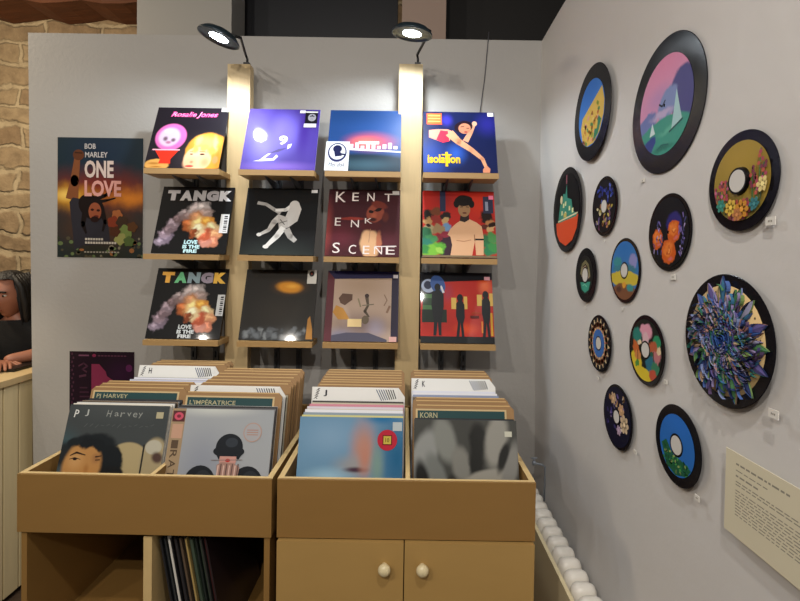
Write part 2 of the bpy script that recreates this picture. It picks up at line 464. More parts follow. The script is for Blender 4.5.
BALL = [tuple(x.lower() if isinstance(x, str) else x for x in b_) for b_ in BALL]
t = shown(0, 0, 'dark sleeve with a pink ball on a red cone and a fair-haired head', a11, art_mat('print ball', '1c181f', [(.75, .2, .5, .5, '3a3238', 1)]+BALL, coat=.5), dx=-.010)
sticker(t, .90, .93, 1.0, .99, 'e8e4e0')
# r1c2
def a12(a):
    a.text('9', .47, .40, .59, .55, 'f6f4f8', .04); a.poly([(.60, .40), (.655, .42), (.64, .36), (.60, .33)], 'f6f4f8')
    a.poly([(.16, .13), (.24, .15), (.34, .25), (.42, .29), (.30, .17), (.42, .18), (.46, .24), (.49, .21), (.44, .145), (.28, .13)], 'ded6f2')
    a.poly([(.34, .25), (.48, .33), (.60, .35), (.48, .28)], '4a3f7a')
t = shown(1, 0, 'violet sleeve with a small white number nine and a pale streak below it', a12,
          art_mat('print violet', '4a3a94', [(.55, .6, .28, .5, '6c60c4', .8), (.80, .6, .12, .6, '3f2888', 1), (.5, .05, .7, .12, '7a5fc0', 1), (.3, .3, .3, .4, '6e62cc', 1)], coat=.5), 'b0a8d8')
sticker(t, .80, .76, .97, .97, '16161c', lambda a: (a.oval(.55, .45, .33, .3, '9a9aa4'), a.text('*', .35, .2, .75, .7, '3a3a44', .05), a.rect(0, .84, 1, .95, 'dddddd')), 'hype_sticker')
sticker(t, .79, .69, .96, .75, 'e8e6ee', None, 'hype_sticker'); sticker(t, .72, .93, .795, .975, 'f2f2f2')
# r1c3
def a13(a):
    for i in range(9):
        u = .30+i*.075; a.rect(u, .355, u+.05, .43+.03*math.sin(i*2.1), 'f3d6d8')
    a.poly([(.26, .33), (1.0, .30), (1.0, .32), (.26, .365)], 'e9e2ea'); a.rect(.42, .43, .70, .475, 'f6e6e2')
t = shown(2, 0, 'blue sleeve with a red glow over a pale seaside building and a round badge', a13,
          art_mat('print dusk', '244680', [(.5, .98, .9, .35, '1a3766', 1), (.5, 0, 1.1, .32, '1d2e3c', .25), (.5, .10, .6, .15, '3a5563', 1), (.58, .47, .48, .22, 'c0505c', 1), (.5, .46, .3, .14, 'ef7468', 1)], coat=.5))
def badge(a):
    a.oval(.5, .62, .40, .33, '2a2f5e'); a.oval(.5, .64, .34, .27, 'd8dce4'); a.oval(.5, .74, .19, .13, '1c2148'); a.poly([(.36, .66), (.62, .66), (.70, .50), (.42, .47)], '1c2148')
    a.line([(.60, .57), (.85, .54)], .06, '1c2148'); a.text('Mes disk', .14, .13, .86, .27, '4a4e66', 0, .4)
t2 = sticker(t, -.02, -.005, .30, .46, 'dfe3ea', badge, 'badge_sticker')
# r1c4
def a14(a):
    a.rect(.05, .78, .26, .97, 'f0602c'); 
    for v in (.92, .87, .82): a.rect(.07, v, .24, v+.02, 'ffb060')
    a.poly([(.08, .56), (.08, .68), (.20, .70), (.34, .70), (.42, .66), (.36, .50), (.24, .49)], 'e79a86')
    a.poly([(.18, .52), (.24, .68), (.34, .67), (.36, .50), (.27, .475)], 'dd2f4a')
    a.line([(.36, .64), (.48, .50), (.66, .36), (.80, .22), (.86, .04)], [.13, .10, .075, .055, .04], 'e0a27c')
    a.line([(.58, .50), (.66, .66), (.71, .80)], [.08, .06, .05], 'dda080'); a.oval(.715, .80, .035, .04, 'e6b090')
    a.oval(.56, .74, .13, .10, '241420', 20); a.oval(.575, .715, .085, .09, 'c88668', -20)
    a.line([(.52, .74), (.57, .75)], .012, '402020'); a.line([(.60, .72), (.64, .72)], .012, '402020'); a.oval(.59, .655, .025, .012, 'a03038')
    a.poly([(.80, .0), (.80, .05), (.85, .12), (.90, .06), (.89, .0)], 'd8906e')
    a.text('isolation', .06, .14, .50, .28, 'f2c21e', .035); a.rect(.30, .09, .335, .32, 'f2c21e'); a.rect(.25, .265, .385, .285, 'f2c21e')
t = shown(3, 0, 'deep blue sleeve with a figure stretched out on an arm and yellow lowercase lettering', a14,
          art_mat('print deep blue', '17204c', [(.1, .2, .4, .5, '26449a', 1), (.9, .8, .25, .3, '2b2b8c', 1), (.45, .30, .2, .25, '2e58b8', 1), (.33, .85, .12, .15, '3a34b0', 1)], coat=.5))
sticker(t, .90, .92, .985, .985, 'f0f0f0')
# explosion sleeves
def boom(tcols, hot, side):
    def f(a):
        for i, ch in enumerate('TANGK'):
            w = .172; u = .075+i*.182
            a.text(ch, u, .785, u+w, .945, tcols[i], .09); a.n -= 1
        a.n += 1
        a.text('LOVE', .42, .135, .60, .195, hot, .05); a.n -= 1
        a.text('IS THE', .41, .07, .64, .125, hot, .05); a.n -= 1; a.text('FIRE', .43, .01, .61, .06, hot, .05)
    return f
def a_l(c):
    r, g, b_ = (int(c[i:i+2], 16) for i in (0, 2, 4)); return '%02x%02x%02x' % tuple(min(255, int(x*1.12+10)) for x in (r, g, b_))
def cloud():
    L_ = []
    for (u, v, r, c) in [(.10, .17, .09, '8a7c8c'), (.17, .22, .10, '77697a'), (.13, .29, .09, '93808e'), (.20, .36, .09, '75636c'), (.22, .44, .09, '857580'), (.29, .52, .09, '6a585c'), (.34, .60, .07, '94878a'),
                         (.42, .55, .11, '7c6868'), (.50, .64, .12, 'a09494'), (.60, .68, .11, 'b4aaa8'), (.64, .58, .12, '97847e'), (.55, .52, .14, 'b07a54'), (.46, .42, .12, 'a85a2c'), (.60, .42, .17, 'dcb074'),
                         (.70, .46, .12, 'd8943c'), (.76, .36, .12, 'dcc090'), (.82, .28, .10, 'd4946a'), (.80, .18, .09, 'c0785c'), (.70, .18, .09, 'c88878'), (.68, .28, .12, 'b8583a'), (.58, .34, .11, 'e4cc9e'), (.52, .30, .07, '84401f')]:
        L_.append((u, v, r*1.1, r, c, .45, 0, .16)); L_.append((u-r*.2, v+r*.25, r*.6, r*.5, a_l(a_l(c)), .9, 0, .2))
    return L_
bm = art_mat('print smoke black', '0a0a0c', cloud(), coat=.5)
t = shown(0, 1, 'black sleeve with plain grey block capitals over a fiery smoke cloud', boom(['a8a4a6', 'b4b0b0', 'a8a4a4', 'a4a0a2', 'd0d0d4'], 'bfe4ea', 0), bm, dx=.022)
def barcode(a):
    for i in range(9): a.rect(.45, .08+i*.095, .85, .08+i*.095+.03+.02*(i % 3), '22222a')
sticker(t, .87, .30, .985, .58, 'e6e8ea', barcode, 'barcode_sticker')
t = shown(0, 2, 'black sleeve with rainbow-tinted block capitals over a fiery smoke cloud', boom(['e0a84a', '6fc08a', '8aa0a8', '9a8f9e', 'e8b84c'], 'c8ced0', 0), bm)
sticker(t, .90, .32, 1.0, .62, 'cfd2d2', barcode, 'barcode_sticker')
# r2c2 pale leaping figure
def a22(a):
    c, k = 'c9c6c2', 'e2e0dc'
    a.line([(.16, .77), (.28, .75), (.42, .66), (.50, .62)], [.05, .045, .05, .06], 'a9a6a2')
    a.line([(.42, .66), (.56, .665), (.64, .72)], [.04, .05, .07], k); a.poly([(.60, .66), (.66, .80), (.74, .77), (.78, .68), (.74, .50), (.62, .40), (.54, .40), (.55, .50)], c)
    a.oval(.68, .74, .07, .07, c); a.line([(.50, .56), (.42, .48), (.36, .36), (.24, .29)], [.10, .08, .055, .04], c); a.oval(.235, .29, .035, .025, k)
    a.poly([(.46, .60), (.60, .55), (.62, .40), (.50, .36)], 'bdb9b5'); a.line([(.56, .40), (.48, .27), (.35, .12)], [.09, .08, .05], k); a.oval(.345, .115, .04, .028, k)
    a.line([(.60, .38), (.66, .27), (.74, .20)], [.09, .08, .06], 'b4b1ad'); a.line([(.50, .52), (.57, .44)], .012, '55534f'); a.line([(.49, .46), (.60, .50)], .01, '55534f')
t = shown(1, 1, 'black sleeve with a pale grey leaping figure', a22, art_mat('print black green', '0c0e10', [(.5, -.1, .9, .45, '2e3634', 1)], coat=.5))
sticker(t, .90, .93, .985, .98, 'dcdcdc')
# r2c3 maroon
def a23(a):
    a.oval(.60, .66, .035, .022, '1c0c0c', -20); a.oval(.70, .69, .045, .026, '1c0c0c', 20); a.line([(.57, .645), (.75, .71)], .010, '1c0c0c'); a.line([(.60, .40), (.585, .20)], .008, 'a8785c')
    g = 'e8dcd8'
    for ch, u0, v0, u1, v1 in [('K', .10, .80, .24, .96), ('E', .33, .82, .42, .95), ('N', .54, .82, .64, .95), ('T', .78, .82, .89, .94), ('E', .11, .44, .19, .56), ('N', .33, .42, .44, .53), ('K', .52, .48, .62, .56),
                               ('S', .10, .04, .20, .19), ('C', .32, .03, .42, .16), ('E', .51, .03, .60, .15), ('N', .66, .03, .77, .15), ('E', .82, .03, .94, .15)]:
        a.text(ch, u0, v0, u1, v1, g, .0); a.n -= 1
    a.line([(.66, .14), (.96, .15)], .015, g)
t = shown(2, 1, 'maroon sleeve with widely spaced pale capitals around a figure in dark glasses', a23,
          art_mat('print maroon', '40151d', [(.5, 1, .8, .4, '2b0f16', 1), (.2, .3, .35, .3, '60222e', 1), (.0, .4, .12, .6, '8a3a38', 1), (.85, .25, .25, .3, '521c26', 1), (.60, .18, .15, .26, 'd4a67c', .25, 4, .04), (.72, .22, .05, .18, 'b06a4c', .5, 0, .05), (.34, .55, .22, .03, '8c3026', .5, 0, .03), (.60, .45, .18, .10, '4c161a', .4, 0, .05), (.66, .64, .13, .16, '8e4432', .2, -20, .03), (.64, .60, .06, .07, 'a8583e', .9), (.72, .76, .14, .07, '6e2c22', .4, -20, .05), (.63, .54, .07, .04, '3a1412', .6), (.80, .58, .06, .10, '5c2620', .6)], coat=.5), '8a4a40')
sticker(t, .89, .92, .985, .98, 'd8d4d0')
# r2c4 painted figure among plants
def a24(a):
    a.rect(.24, .68, .32, 1, '2a2f48'); a.rect(.84, .66, .98, .92, '31344a'); a.rect(.87, .7, .91, .84, '8a90a4')
    sk = 'd9ab84'
    a.poly([(.37, 0), (.40, .18), (.38, .30), (.34, .33), (.38, .42), (.46, .50), (.54, .56), (.64, .57), (.74, .52), (.81, .46), (.83, .30), (.82, .04), (.72, .04), (.71, .24), (.68, .10), (.66, 0)], sk)
    a.rect(.70, .255, .83, .28, '1e1a1a'); a.line([(.71, .24), (.705, .34)], .012, '9c6c4c'); a.line([(.46, .25), (.56, .235), (.66, .26)], .012, 'b98560')
    a.poly([(.51, .54), (.53, .66), (.64, .66), (.64, .56), (.58, .52)], '2c201e'); a.oval(.575, .72, .085, .12, '9a7654'); a.oval(.575, .85, .125, .085, '161312', wob=.03); a.oval(.47, .80, .04, .06, '161312'); a.oval(.68, .80, .04, .06, '161312')
    a.line([(.52, .75), (.56, .755)], .012, '2a1c18'); a.line([(.60, .755), (.64, .75)], .012, '2a1c18'); a.oval(.58, .66, .03, .012, '5c2c24'); a.rect(.0, 0, 1, .03, '7c6a50')
t = shown(3, 1, 'red painted sleeve with a bare-shouldered dark-haired figure among green plants', a24,
          art_mat('print red room', 'b2281f', [(.3, .9, .3, .3, '8a2020', 1, 0, .1), (.8, .8, .3, .3, 'c23420', 1), (.33, .16, .16, .2, '34202c', .3)]+[(u, v, r*1.2, r*1.1, c, .35, 0, .14) for (u, v, r, c) in [
              (.08, .62, .08, '1e1814'), (.18, .68, .08, '6e3c24'), (.07, .52, .06, 'b08a5a'), (.20, .55, .07, '8a3028'), (.32, .62, .07, '241c1c'), (.32, .54, .05, 'b89a6a'), (.10, .42, .08, 'a8a078'), (.33, .44, .08, '6a90b8'),
              (.22, .42, .08, '98805c'), (.30, .34, .07, '8c2c3c'), (.20, .28, .06, '7a2430'), (.88, .60, .09, '241814'), (.92, .52, .07, 'b0784c'), (.86, .46, .05, '5a2a20'), (.93, .42, .06, 'c8a070'), (.95, .49, .05, '2a1810'), (.08, .47, .04, '301c14'),
              (.05, .34, .09, '2e6a48'), (.12, .28, .08, '3f8a54'), (.04, .20, .09, '2a7a66'), (.20, .14, .10, '5ea838'), (.10, .08, .12, '78b83c'), (.02, .12, .07, '3a8a44'), (.86, .26, .10, '2f6a44'), (.95, .30, .08, '4a8a4c'), (.90, .12, .10, '2e7a50'), (.97, .16, .08, '3c8a48'), (.22, .11, .05, '98c850')]], coat=.35), '7a2a22', dx=.003)
sticker(t, .92, .87, .985, .93, 'e87a9a')
# r3c2 dark brown with orange oval, grey reflections painted into its lower part
def a32(a):
    a.poly([(.90, .02), (.99, .02), (.98, .16), (.94, .34), (.91, .30)], 'b07a34')
t = shown(1, 2, 'dark brown sleeve with a glowing orange oval and a square tag at its top right', a32,
          art_mat('print brown reflections', '1a1610', [(.5, .4, .5, .4, '241e15', 1), (.63, .75, .34, .16, '5a3a14', 1), (.62, .745, .23, .105, 'd08a1e', .5, -4, .02), (.66, .76, .14, .05, 'e8a83a', 1), (.4, .05, .6, .2, '2c3033', 1)]+[(.06+.83*((i*37) % 26)/26, .03+.13*((i*17) % 11)/11, .045+.02*(i % 3), .05+.02*(i % 2), ('4c4f53', '63686c', '34383c', '787c7e')[i % 4], .8, 0, .15) for i in range(22)], coat=.6))
sticker(t, .86, .80, .99, 1.0, 'cfccc4', lambda a: (a.oval(.45, .72, .28, .2, '2a2220'), a.oval(.45, .72, .1, .07, '8a3a2a')), 'hype_sticker')
# r3c3 beige framed
def a33(a):
    a.poly([(0, 0), (.10, .0), (.10, .88), (0, 1)], '5c2630'); a.poly([(.0, 1), (.10, .88), (.90, .90), (1, 1)], '1e1c48'); a.poly([(.90, 0), (1, 0), (1, 1), (.90, .90)], '221a34')
    a.poly([(.17, .60), (.22, .67), (.36, .66), (.36, .58), (.26, .50), (.20, .53)], '5c4234'); a.poly([(.10, .40), (.14, .50), (.24, .46), (.34, .30), (.18, .30)], 'c08a3c')
    a.line([(.56, .62), (.58, .50), (.54, .42), (.60, .34)], [.05, .03, .04, .02], '55483a'); a.oval(.56, .64, .03, .03, '3c2c28'); a.line([(.50, .50), (.66, .52)], .014, '77705c'); a.oval(.55, .30, .05, .06, '6a5c4a')
    a.line([(.44, .60), (.48, .48)], .02, '8a8064'); a.line([(.80, .66), (.84, .58), (.80, .50)], .014, '8a705c'); a.line([(.88, .5), (.84, .40)], .03, '8a6c58')
    a.rect(.31, .20, .50, .31, 'f0d49a'); a.poly([(.10, .0), (.10, .08), (.30, .12), (.60, .12), (.85, .03), (.85, 0)], '4c4a5c')
t = shown(2, 2, 'beige illustrated sleeve inside a maroon and navy border', a33,
          art_mat('print beige', 'b8a08e', [(.5, .2, .6, .3, '84706c', 1), (.2, .05, .3, .2, '7c7c94', 1), (.5, .8, .6, .3, 'a88f78', 1), (.7, .2, .2, .2, 'a096a4', 1)], coat=.6), '9a6a64')
sticker(t, .92, .90, .985, .95, 'd8d4dc'); sticker(t, .88, -.0, .98, .07, 'd8a8a0')
# r3c4 red with silhouettes
def a34(a):
    a.poly([(0, 0), (1, 0), (1, .09), (0, .09)], '0f1418'); a.poly([(0, 1), (0, .62), (.22, .64), (.32, .86), (1, .90), (1, 1)], '12161f')
    a.rect(.03, .44, .30, .68, '4e7a4c'); a.rect(.02, .28, .36, .46, '1c2a22'); a.rect(.03, .52, .28, .62, '2e4a34')
    a.oval(.11, .80, .10, .10, 'a8b8d4'); a.oval(.10, .81, .055, .06, '28304a'); a.oval(.24, .82, .10, .14, '3c5c9c', 20); a.line([(.28, .80), (.32, .70)], .03, 'd8dce4')
    for (u, w, h, z) in [(.235, .085, .70, .10), (.545, .06, .57, .08), (.90, .06, .62, .08)]:
        if u > .4: a.rect(u-.12, z+h-.18, u-.05, z+h-.02, 'd8b45c'); a.rect(u+.05, z+h-.18, u+.10, z+h, 'd8b45c')
        a.oval(u, z+h-.02, .042, .055, '14161c'); a.poly([(u-w, z+h-.28), (u-w*.9, z+h-.10), (u-.02, z+h-.06), (u+.03, z+h-.06), (u+w, z+h-.12), (u+w, z+h-.30), (u+w*.6, z+.18), (u+.05, z), (u+.015, z), (u, z+.2), (u-.02, z), (u-.06, z), (u-w*.6, z+.2)], '161a20')
    a.rect(.68, .34, .80, .38, '5c1812'); a.rect(.70, .40, .84, .43, 'a83418'); a.line([(.84, .3), (.84, .14)], .02, 'e08a3c'); a.rect(.955, .1, .985, .42, 'c8962e')
t = shown(3, 2, 'red sleeve with three dark standing silhouettes and a blue disc at its upper left', a34,
          art_mat('print hot red', 'b3261c', [(.5, .6, .3, .25, 'c23024', 1), (.62, .2, .25, .12, 'd4461e', 1), (.9, .8, .15, .2, 'd8602c', 1), (.38, .7, .12, .2, 'a83448', 1)], coat=.5), '3a1a16')
sticker(t, .89, .89, .97, .94, 'e6a8b4')

# ------------------------------------------------------------------ posters
def panel(name, px, y, artfn, matl, label, cat):
    (x0, y0, x1, y1) = px
    A = at(x0, y1, 1, y); B = at(x1, y0, 1, y)
    mb = MB(); w, h = B.x-A.x, B.z-A.z
    mb.box((-w/2, -.0012, 0), (w/2, 0, h), flat('d8d4cc', .6), front=matl)
    artfn(Art(mb, -w/2, w/2, 0, h, -.0012, rough=.35, coat=.1))
    o = mb.build(name); o.location = ((A.x+B.x)/2, y, A.z)
    return tag(o, label, cat)
def film(a):
    rnd = random.Random(2)
    for i in range(46):
        u = rnd.random(); v = rnd.random()*.17; a.oval(u, v, .012+rnd.random()*.02, .01+rnd.random()*.012, rnd.choice(['4a4434', '7c7460', '2c3020', '8a5a34', '5c6a44']), seg=8); a.n -= 1
    a.n += 1
    br = '7c4a2c'
    a.line([(.17, .48), (.20, .64), (.23, .82)], [.15, .10, .07], br); a.oval(.245, .855, .065, .045, '5c3420'); a.line([(.20, .875), (.29, .87)], .012, '3a2014')
    a.poly([(.14, .46), (.18, .50), (.34, .48), (.52, .38), (.60, .26), (.62, .12), (.30, .10), (.20, .06), (.18, .22)], '2c2a30')
    a.oval(.40, .42, .16, .10, '1a1210', -20); a.line([(.40, .48), (.56, .52), (.64, .56)], [.05, .03, .01], '1a1210'); a.line([(.44, .46), (.58, .48), (.68, .50)], [.04, .02, .01], '1a1210'); a.line([(.33, .40), (.30, .28), (.34, .20)], [.07, .05, .02], '1a1210'); a.line([(.52, .40), (.56, .30), (.53, .22)], [.06, .04, .02], '1a1210')
    a.oval(.44, .385, .075, .075, '8a4a30', 20); a.oval(.41, .40, .02, .01, '2c1410'); a.oval(.48, .395, .02, .01, '2c1410'); a.oval(.455, .345, .03, .01, '5c241c'); a.oval(.44, .32, .05, .025, '24120e')
    for (u, v, r, c) in [(.70, .36, .06, '9c5c34'), (.66, .30, .07, '7a3420'), (.76, .30, .07, '3c2c20'), (.80, .22, .08, '6a7a40'), (.74, .16, .07, '8a8a50'), (.84, .14, .06, '4a5a30'), (.88, .26, .06, '54361e'), (.68, .22, .06, '4a2a1a')]: a.oval(u, v, r, r*.7, c, wob=.12)
    w = 'cdb9b0'
    a.text('BOB', .32, .905, .45, .95, 'b8b4b4', .02); a.text('MARLEY', .325, .835, .59, .88, 'b8b4b4', .02); a.text('ONE', .32, .665, .66, .81, w, .035); a.text('LOVE', .32, .51, .75, .645, 'd0968c', .035)
    for v, u1 in ((.145, .52), (.115, .70)): 
        for i in range(12):
            u = .33+i*.031
            if u < u1: a.rect(u, v, u+.024, v+.018, 'b8b0a4'); a.n -= 1
    a.n += 1
    for i in range(12): a.rect(.32+i*.035, .04, .345+i*.035, .052, '8a8478'); a.n -= 1
    a.n += 1
panel('poster', (57.5, 138.5, 143.5, 257), YW-.001, film,
      art_mat('print sunset', '1b2c30', [(.5, .9, .9, .4, '1a2a3c', 1), (.5, .55, 1.0, .28, '7c2a1c', 1, 0, .1), (.15, .50, .5, .16, 'c8902c', 1, 0, .1), (.85, .5, .5, .14, 'c87826', 1, 0, .1), (.1, .52, .2, .08, 'e8c060', 1), (.5, .25, .9, .3, '4a3020', 1, 0, .1), (.5, 0, .9, .2, '28281e', 1, 0, .1)], .4, .1),
      'film poster with a raised fist against a sunset, on the left of the white panel', 'poster')
def gig(a):
    g = '4a2a3c'
    for i in range(16): a.rect(.03+(i % 2)*.02, .95-i*.055, .05+(i % 2)*.02, .98-i*.055, g); a.n -= 1
    a.n += 1
    a.rect(.14, .935, .30, .955, '6a4058'); a.oval(.38, .945, .03, .022, '7a2848'); 
    for i in range(9): a.rect(.44+i*.05, .935, .475+i*.05, .95, '5c3448'); a.n -= 1
    a.n += 1
    a.poly([(.34, .45), (.34, .83), (.46, .83), (.56, .73), (.58, .67), (.70, .60), (.76, .54), (.52, .50), (.40, .42)], '7c2a48'); a.oval(.92, .78, .05, .05, '56204c')
    a.line([(.14, .80), (.22, .84), (.28, .80), (.20, .76), (.27, .72)], .02, g); a.line([(.15, .66), (.26, .68)], .03, g)
    for i in range(6): a.rect(.16, .50-i*.06, .28+.02*(i % 3), .52-i*.06, '3c2032'); a.n -= 1
panel('poster', (69.5, 352, 134.5, 425), YW-.001, gig, art_mat('print plum', '1d0d1c', [(.8, .7, .4, .3, '2c0f2c', 1)], .4, .1),
      'small black and plum poster low on the white panel, half hidden behind the filed records', 'poster')
# hanging cord
a0 = at(488, 42, 1, YW-.006); a1 = at(480, 112, 1, YW-.006)
tag(MB().tube([a0+Vector((.004, .006, .05)), a0, (a0+a1)/2+Vector((.004, 0, 0)), a1, a1-Vector((0.0, 0, .2))], .0022, mat('grey cable', (.25, .25, .27), .5), 8).build('cord'),
    'thin grey cord hanging down the white panel right of the right spotlight', 'cord')

# ------------------------------------------------------------------ spotlights over the posts
def lamp(px, py, yy, P, label, tilt, yaw, side, dim):
    c = at(px, py, 1, yy)
    t = empty('display_lamp', label, 'spotlight', c, (0, 0, 0), 'clip-on spotlights over the posts')
    # tilt: the head looks down, at the camera side and to the wall
    Mh = Matrix.Rotation(yaw, 4, 'Y') @ Matrix.Rotation(tilt, 4, 'X')
    hm = mat('lamp housing', (.16, .21, .24), .35, .4)
    mb = MB().lathe([(.001, -.032), (.03, -.03), (.062, -.018), (.080, 0), (.081, .006), (.076, .006), (.074, .001), (.045, .004), (.036, .002)], hm, 40, M=Mh)
    mb.build('lamp_head', t)
    MB().lathe([(.0005, .0), (.02, .001), (.036, .002), (.036, .004), (.0005, .008)], mat('lit lamp lens', (.93, .97, 1), .3, emit=dim), 32, M=Mh).build('lens', t)
    pt = Vector((P[0]+side, YP+.02, P[1]))-c
    back = Mh @ Vector((.05, -.022, 0))
    mb = MB().tube([back, back+Vector((.02, .03, .006)), pt+Vector((-.004, -.01, .045)), pt+Vector((0, 0, .03)), pt], .0055, BLACKM, 10)
    mb.box((pt.x-.014, pt.y-.012, pt.z), (pt.x+.012, pt.y+.012, pt.z+.012), BLACKM)
    mb.build('arm', t)
    l = bpy.data.lights.new('spot', 'SPOT'); lo = bpy.data.objects.new('lamp_light', l); C.objects.link(lo); lo.parent = t
    l.energy = LP; l.color = (.86, .94, 1.0); l.spot_size = R(164); l.spot_blend = .45; l.shadow_soft_size = .03
    d = (Mh @ Vector((0, 1, 0))).normalized()
    lo.location = d*.012; lo.rotation_euler = d.to_track_quat('-Z', 'Y').to_euler()
    return t
LP = 19
lamp(219, 37, 1.88, P1, 'dark round spotlight over the left post, its lens to the right of its rim', R(-92), R(17), .03, 30)
lamp(412, 33, 1.88, P2, 'glaring round spotlight over the right post', R(-84), R(6), .03, 60)

# ------------------------------------------------------------------ record bins
ZB = (at(271, 480.5, 1, 1.318).z+at(278, 478, 1, 1.32).z)/2
def bin_unit(x0, x1, y0, yaw, div, label, doors, flo):
    """x0..x1 outer width at the front; returns the matrix of its frame (origin front left on the floor)"""
    w = x1-x0
    t = empty('record_bin', label, 'record bin', (x0, y0, 0), (0, 0, yaw))
    T = .016; D = .70; zf = ZB-.165
    MB().box((0, 0, zf), (w, T, ZB), MDF).add([(0, -.0003, ZB-.0005), (w, -.0003, ZB-.0005), (w, T, ZB+.0006), (0, T, ZB+.0006)], [(0, 1, 2, 3)], MDF_EDGE).build('front_panel', t, .0012)
    for i, x in enumerate((0, w-T)):
        MB().box((x, T, zf), (x+T, D, ZB), MDF).add([(x, T, ZB+.0004), (x+T, T, ZB+.0004), (x+T, D, ZB+.0004), (x, D, ZB+.0004)], [(0, 1, 2, 3)], MDF_EDGE).build('side_panel', t)
    MB().box((div, T, flo+.001), (div+.013, D-T, ZB-.004), MDF).add([(div, T, ZB-.0036), (div+.013, T, ZB-.0036), (div+.013, D-T, ZB-.0036), (div, D-T, ZB-.0036)], [(0, 1, 2, 3)], MDF_EDGE).build('divider', t)
    MB().box((T, D-T, zf), (w-T, D, ZB), MDF).build('back_panel', t)
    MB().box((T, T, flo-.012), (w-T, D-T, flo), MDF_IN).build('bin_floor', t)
    # cabinet under it
    o = .006
    ms = MB()
    for x in (o, w-T-o): ms.box((x, .008, .0), (x+T, D-.02, zf), MDF)
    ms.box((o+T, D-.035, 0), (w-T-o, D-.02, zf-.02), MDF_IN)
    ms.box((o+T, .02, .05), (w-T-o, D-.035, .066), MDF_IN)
    ms.box((o+T, .03, .0), (w-T-o, .045, .05), MDF)
    if not doors: ms.box((o+T, .012, zf-.34-.016), (w-T-o, D-.035, zf-.34), MDF)
    ms.build('carcass', t)
    if not doors:
        MB().box((div-.010, .010, zf-.34), (div+.014, D-.04, zf-.012), MDF_EDGE).build('partition', t)
    else:
        mid = (404.5-276)/(536-276)*w
        for k, (a, b) in enumerate(((.003, mid-.0015), (mid+.0015, w-.003))):
            d = MB().box((a, -.010, .03), (b, .006, zf-.004), MDF_DOOR).build('door', t, .0015)
            kx = (mid-.054) if k == 0 else (mid+.051); kz = zf-.068
            kb = MB().lathe([(.0005, -.034), (.010, -.033), (.0165, -.026), (.0175, -.020), (.014, -.012), (.007, -.007), (.008, 0)], mat('ivory knob', (.86, .80, .64), .3), 24, M=Matrix.Translation((kx, -.010, kz))).build('knob', d)
            kb['label'] = 'ivory round knob'
    # screws
    for x in (.006, w-.006):
        for z in (zf+.05, zf+.115):
            pass
    return t, Matrix.Translation((x0, y0, 0)) @ Matrix.Rotation(yaw, 4, 'Z')
LX0 = at(17, 500, 1, 1.327).x; LX1 = at(271.5, 505, 1, 1.318).x
RX0 = at(277, 505, 1, 1.32).x; RX1 = at(535.5, 510, 1, 1.32).x
yawL = math.atan2(1.318-1.327, LX1-LX0)
TA, TB, TC, TD = R(18), R(18), R(17), R(19)
FRONT = {'A': (121, 405.5, 1.49, TA), 'B': (224, 409.5, 1.465, TB), 'C': (352, 417.5, 1.45, TC), 'D': (465, 420.5, 1.465, TD)}
ZFS = {k: at(v[0], v[1], 1, v[2]).z-.3145*math.cos(v[3]) for k, v in FRONT.items()}
FL_L, FL_R = min(ZFS['A'], ZFS['B'])-.001, min(ZFS['C'], ZFS['D'])-.001
print('FLOORS', ZB, ZFS)
divL = (150-18)/(272-18)*(LX1-LX0)-.01; divR = (407-276)/(536-276)*(RX1-RX0)-.006
tl, ML = bin_unit(LX0, LX1, 1.327, yawL, divL, 'left tan record bin on open cubbyholes', False, FL_L)
tr, MR = bin_unit(RX0, RX1, 1.32, 0, divR, 'right tan record bin on a two-door cupboard', True, FL_R)

def place(o, M, x, y, z, th):
    o.matrix_world = M @ Matrix.Translation((x, y, z)) @ Matrix.Rotation(-th, 4, 'X')
_sl = {}
def filler_mesh(c, th, s):
    k = (c, th, s)
    if k not in _sl:
        mb = MB(); mb.box((-s/2, -th, 0), (s/2, 0, s), mat('filed sleeve '+c, c, .4, coat=.3)); o = mb.build('record_sleeve'); _sl[k] = o.data; bpy.data.objects.remove(o)
    return _sl[k]
_dv = {}
DW, DH, DT = .322, .345, .005
def divider_mesh():
    if 'd' not in _dv:
        mb = MB(); mb.prism([(-DW/2, 0), (DW/2, 0), (DW/2, DH-.012), (DW/2-.012, DH), (-DW/2+.012, DH), (-DW/2, DH-.012)], -DT, 0, DIV)
        zz = DH+.0003; mb.add([(-DW/2+.012, -DT-.0002, zz), (DW/2-.012, -DT-.0002, zz), (DW/2-.012, 0, zz), (-DW/2+.012, 0, zz)], [(0, 1, 2, 3)], DIV_EDGE)
        mb.add([(-DW/2+.012, -DT-.0003, zz), (DW/2-.012, -DT-.0003, zz), (DW/2-.012, -DT-.0003, zz-.0035), (-DW/2+.012, -DT-.0003, zz-.0035)], [(0, 3, 2, 1)], DIV_EDGE)
        o = mb.build('bin_divider'); _dv['d'] = o.data; bpy.data.objects.remove(o)
    return _dv['d']
def leafy(a, letter):
    k = '2c2c34'
    for i in range(4):
        v = .16+i*.20
        a.line([(.012+i*.008, v), (.05+i*.008, v+.2)], [.004, .022], k); a.n -= 1
        a.line([(.05+i*.008, v), (.03+i*.008, v+.14)], [.012, .004], k)
    if letter: a.text(letter, .125, .36, .165, .84, k, .02)
    for i in range(8):
        u = .80+i*.024
        a.line([(u-.055+i*.004, .92), (u+.01, .1+.02*i)], .011, '55607c' if i < 4 else k)
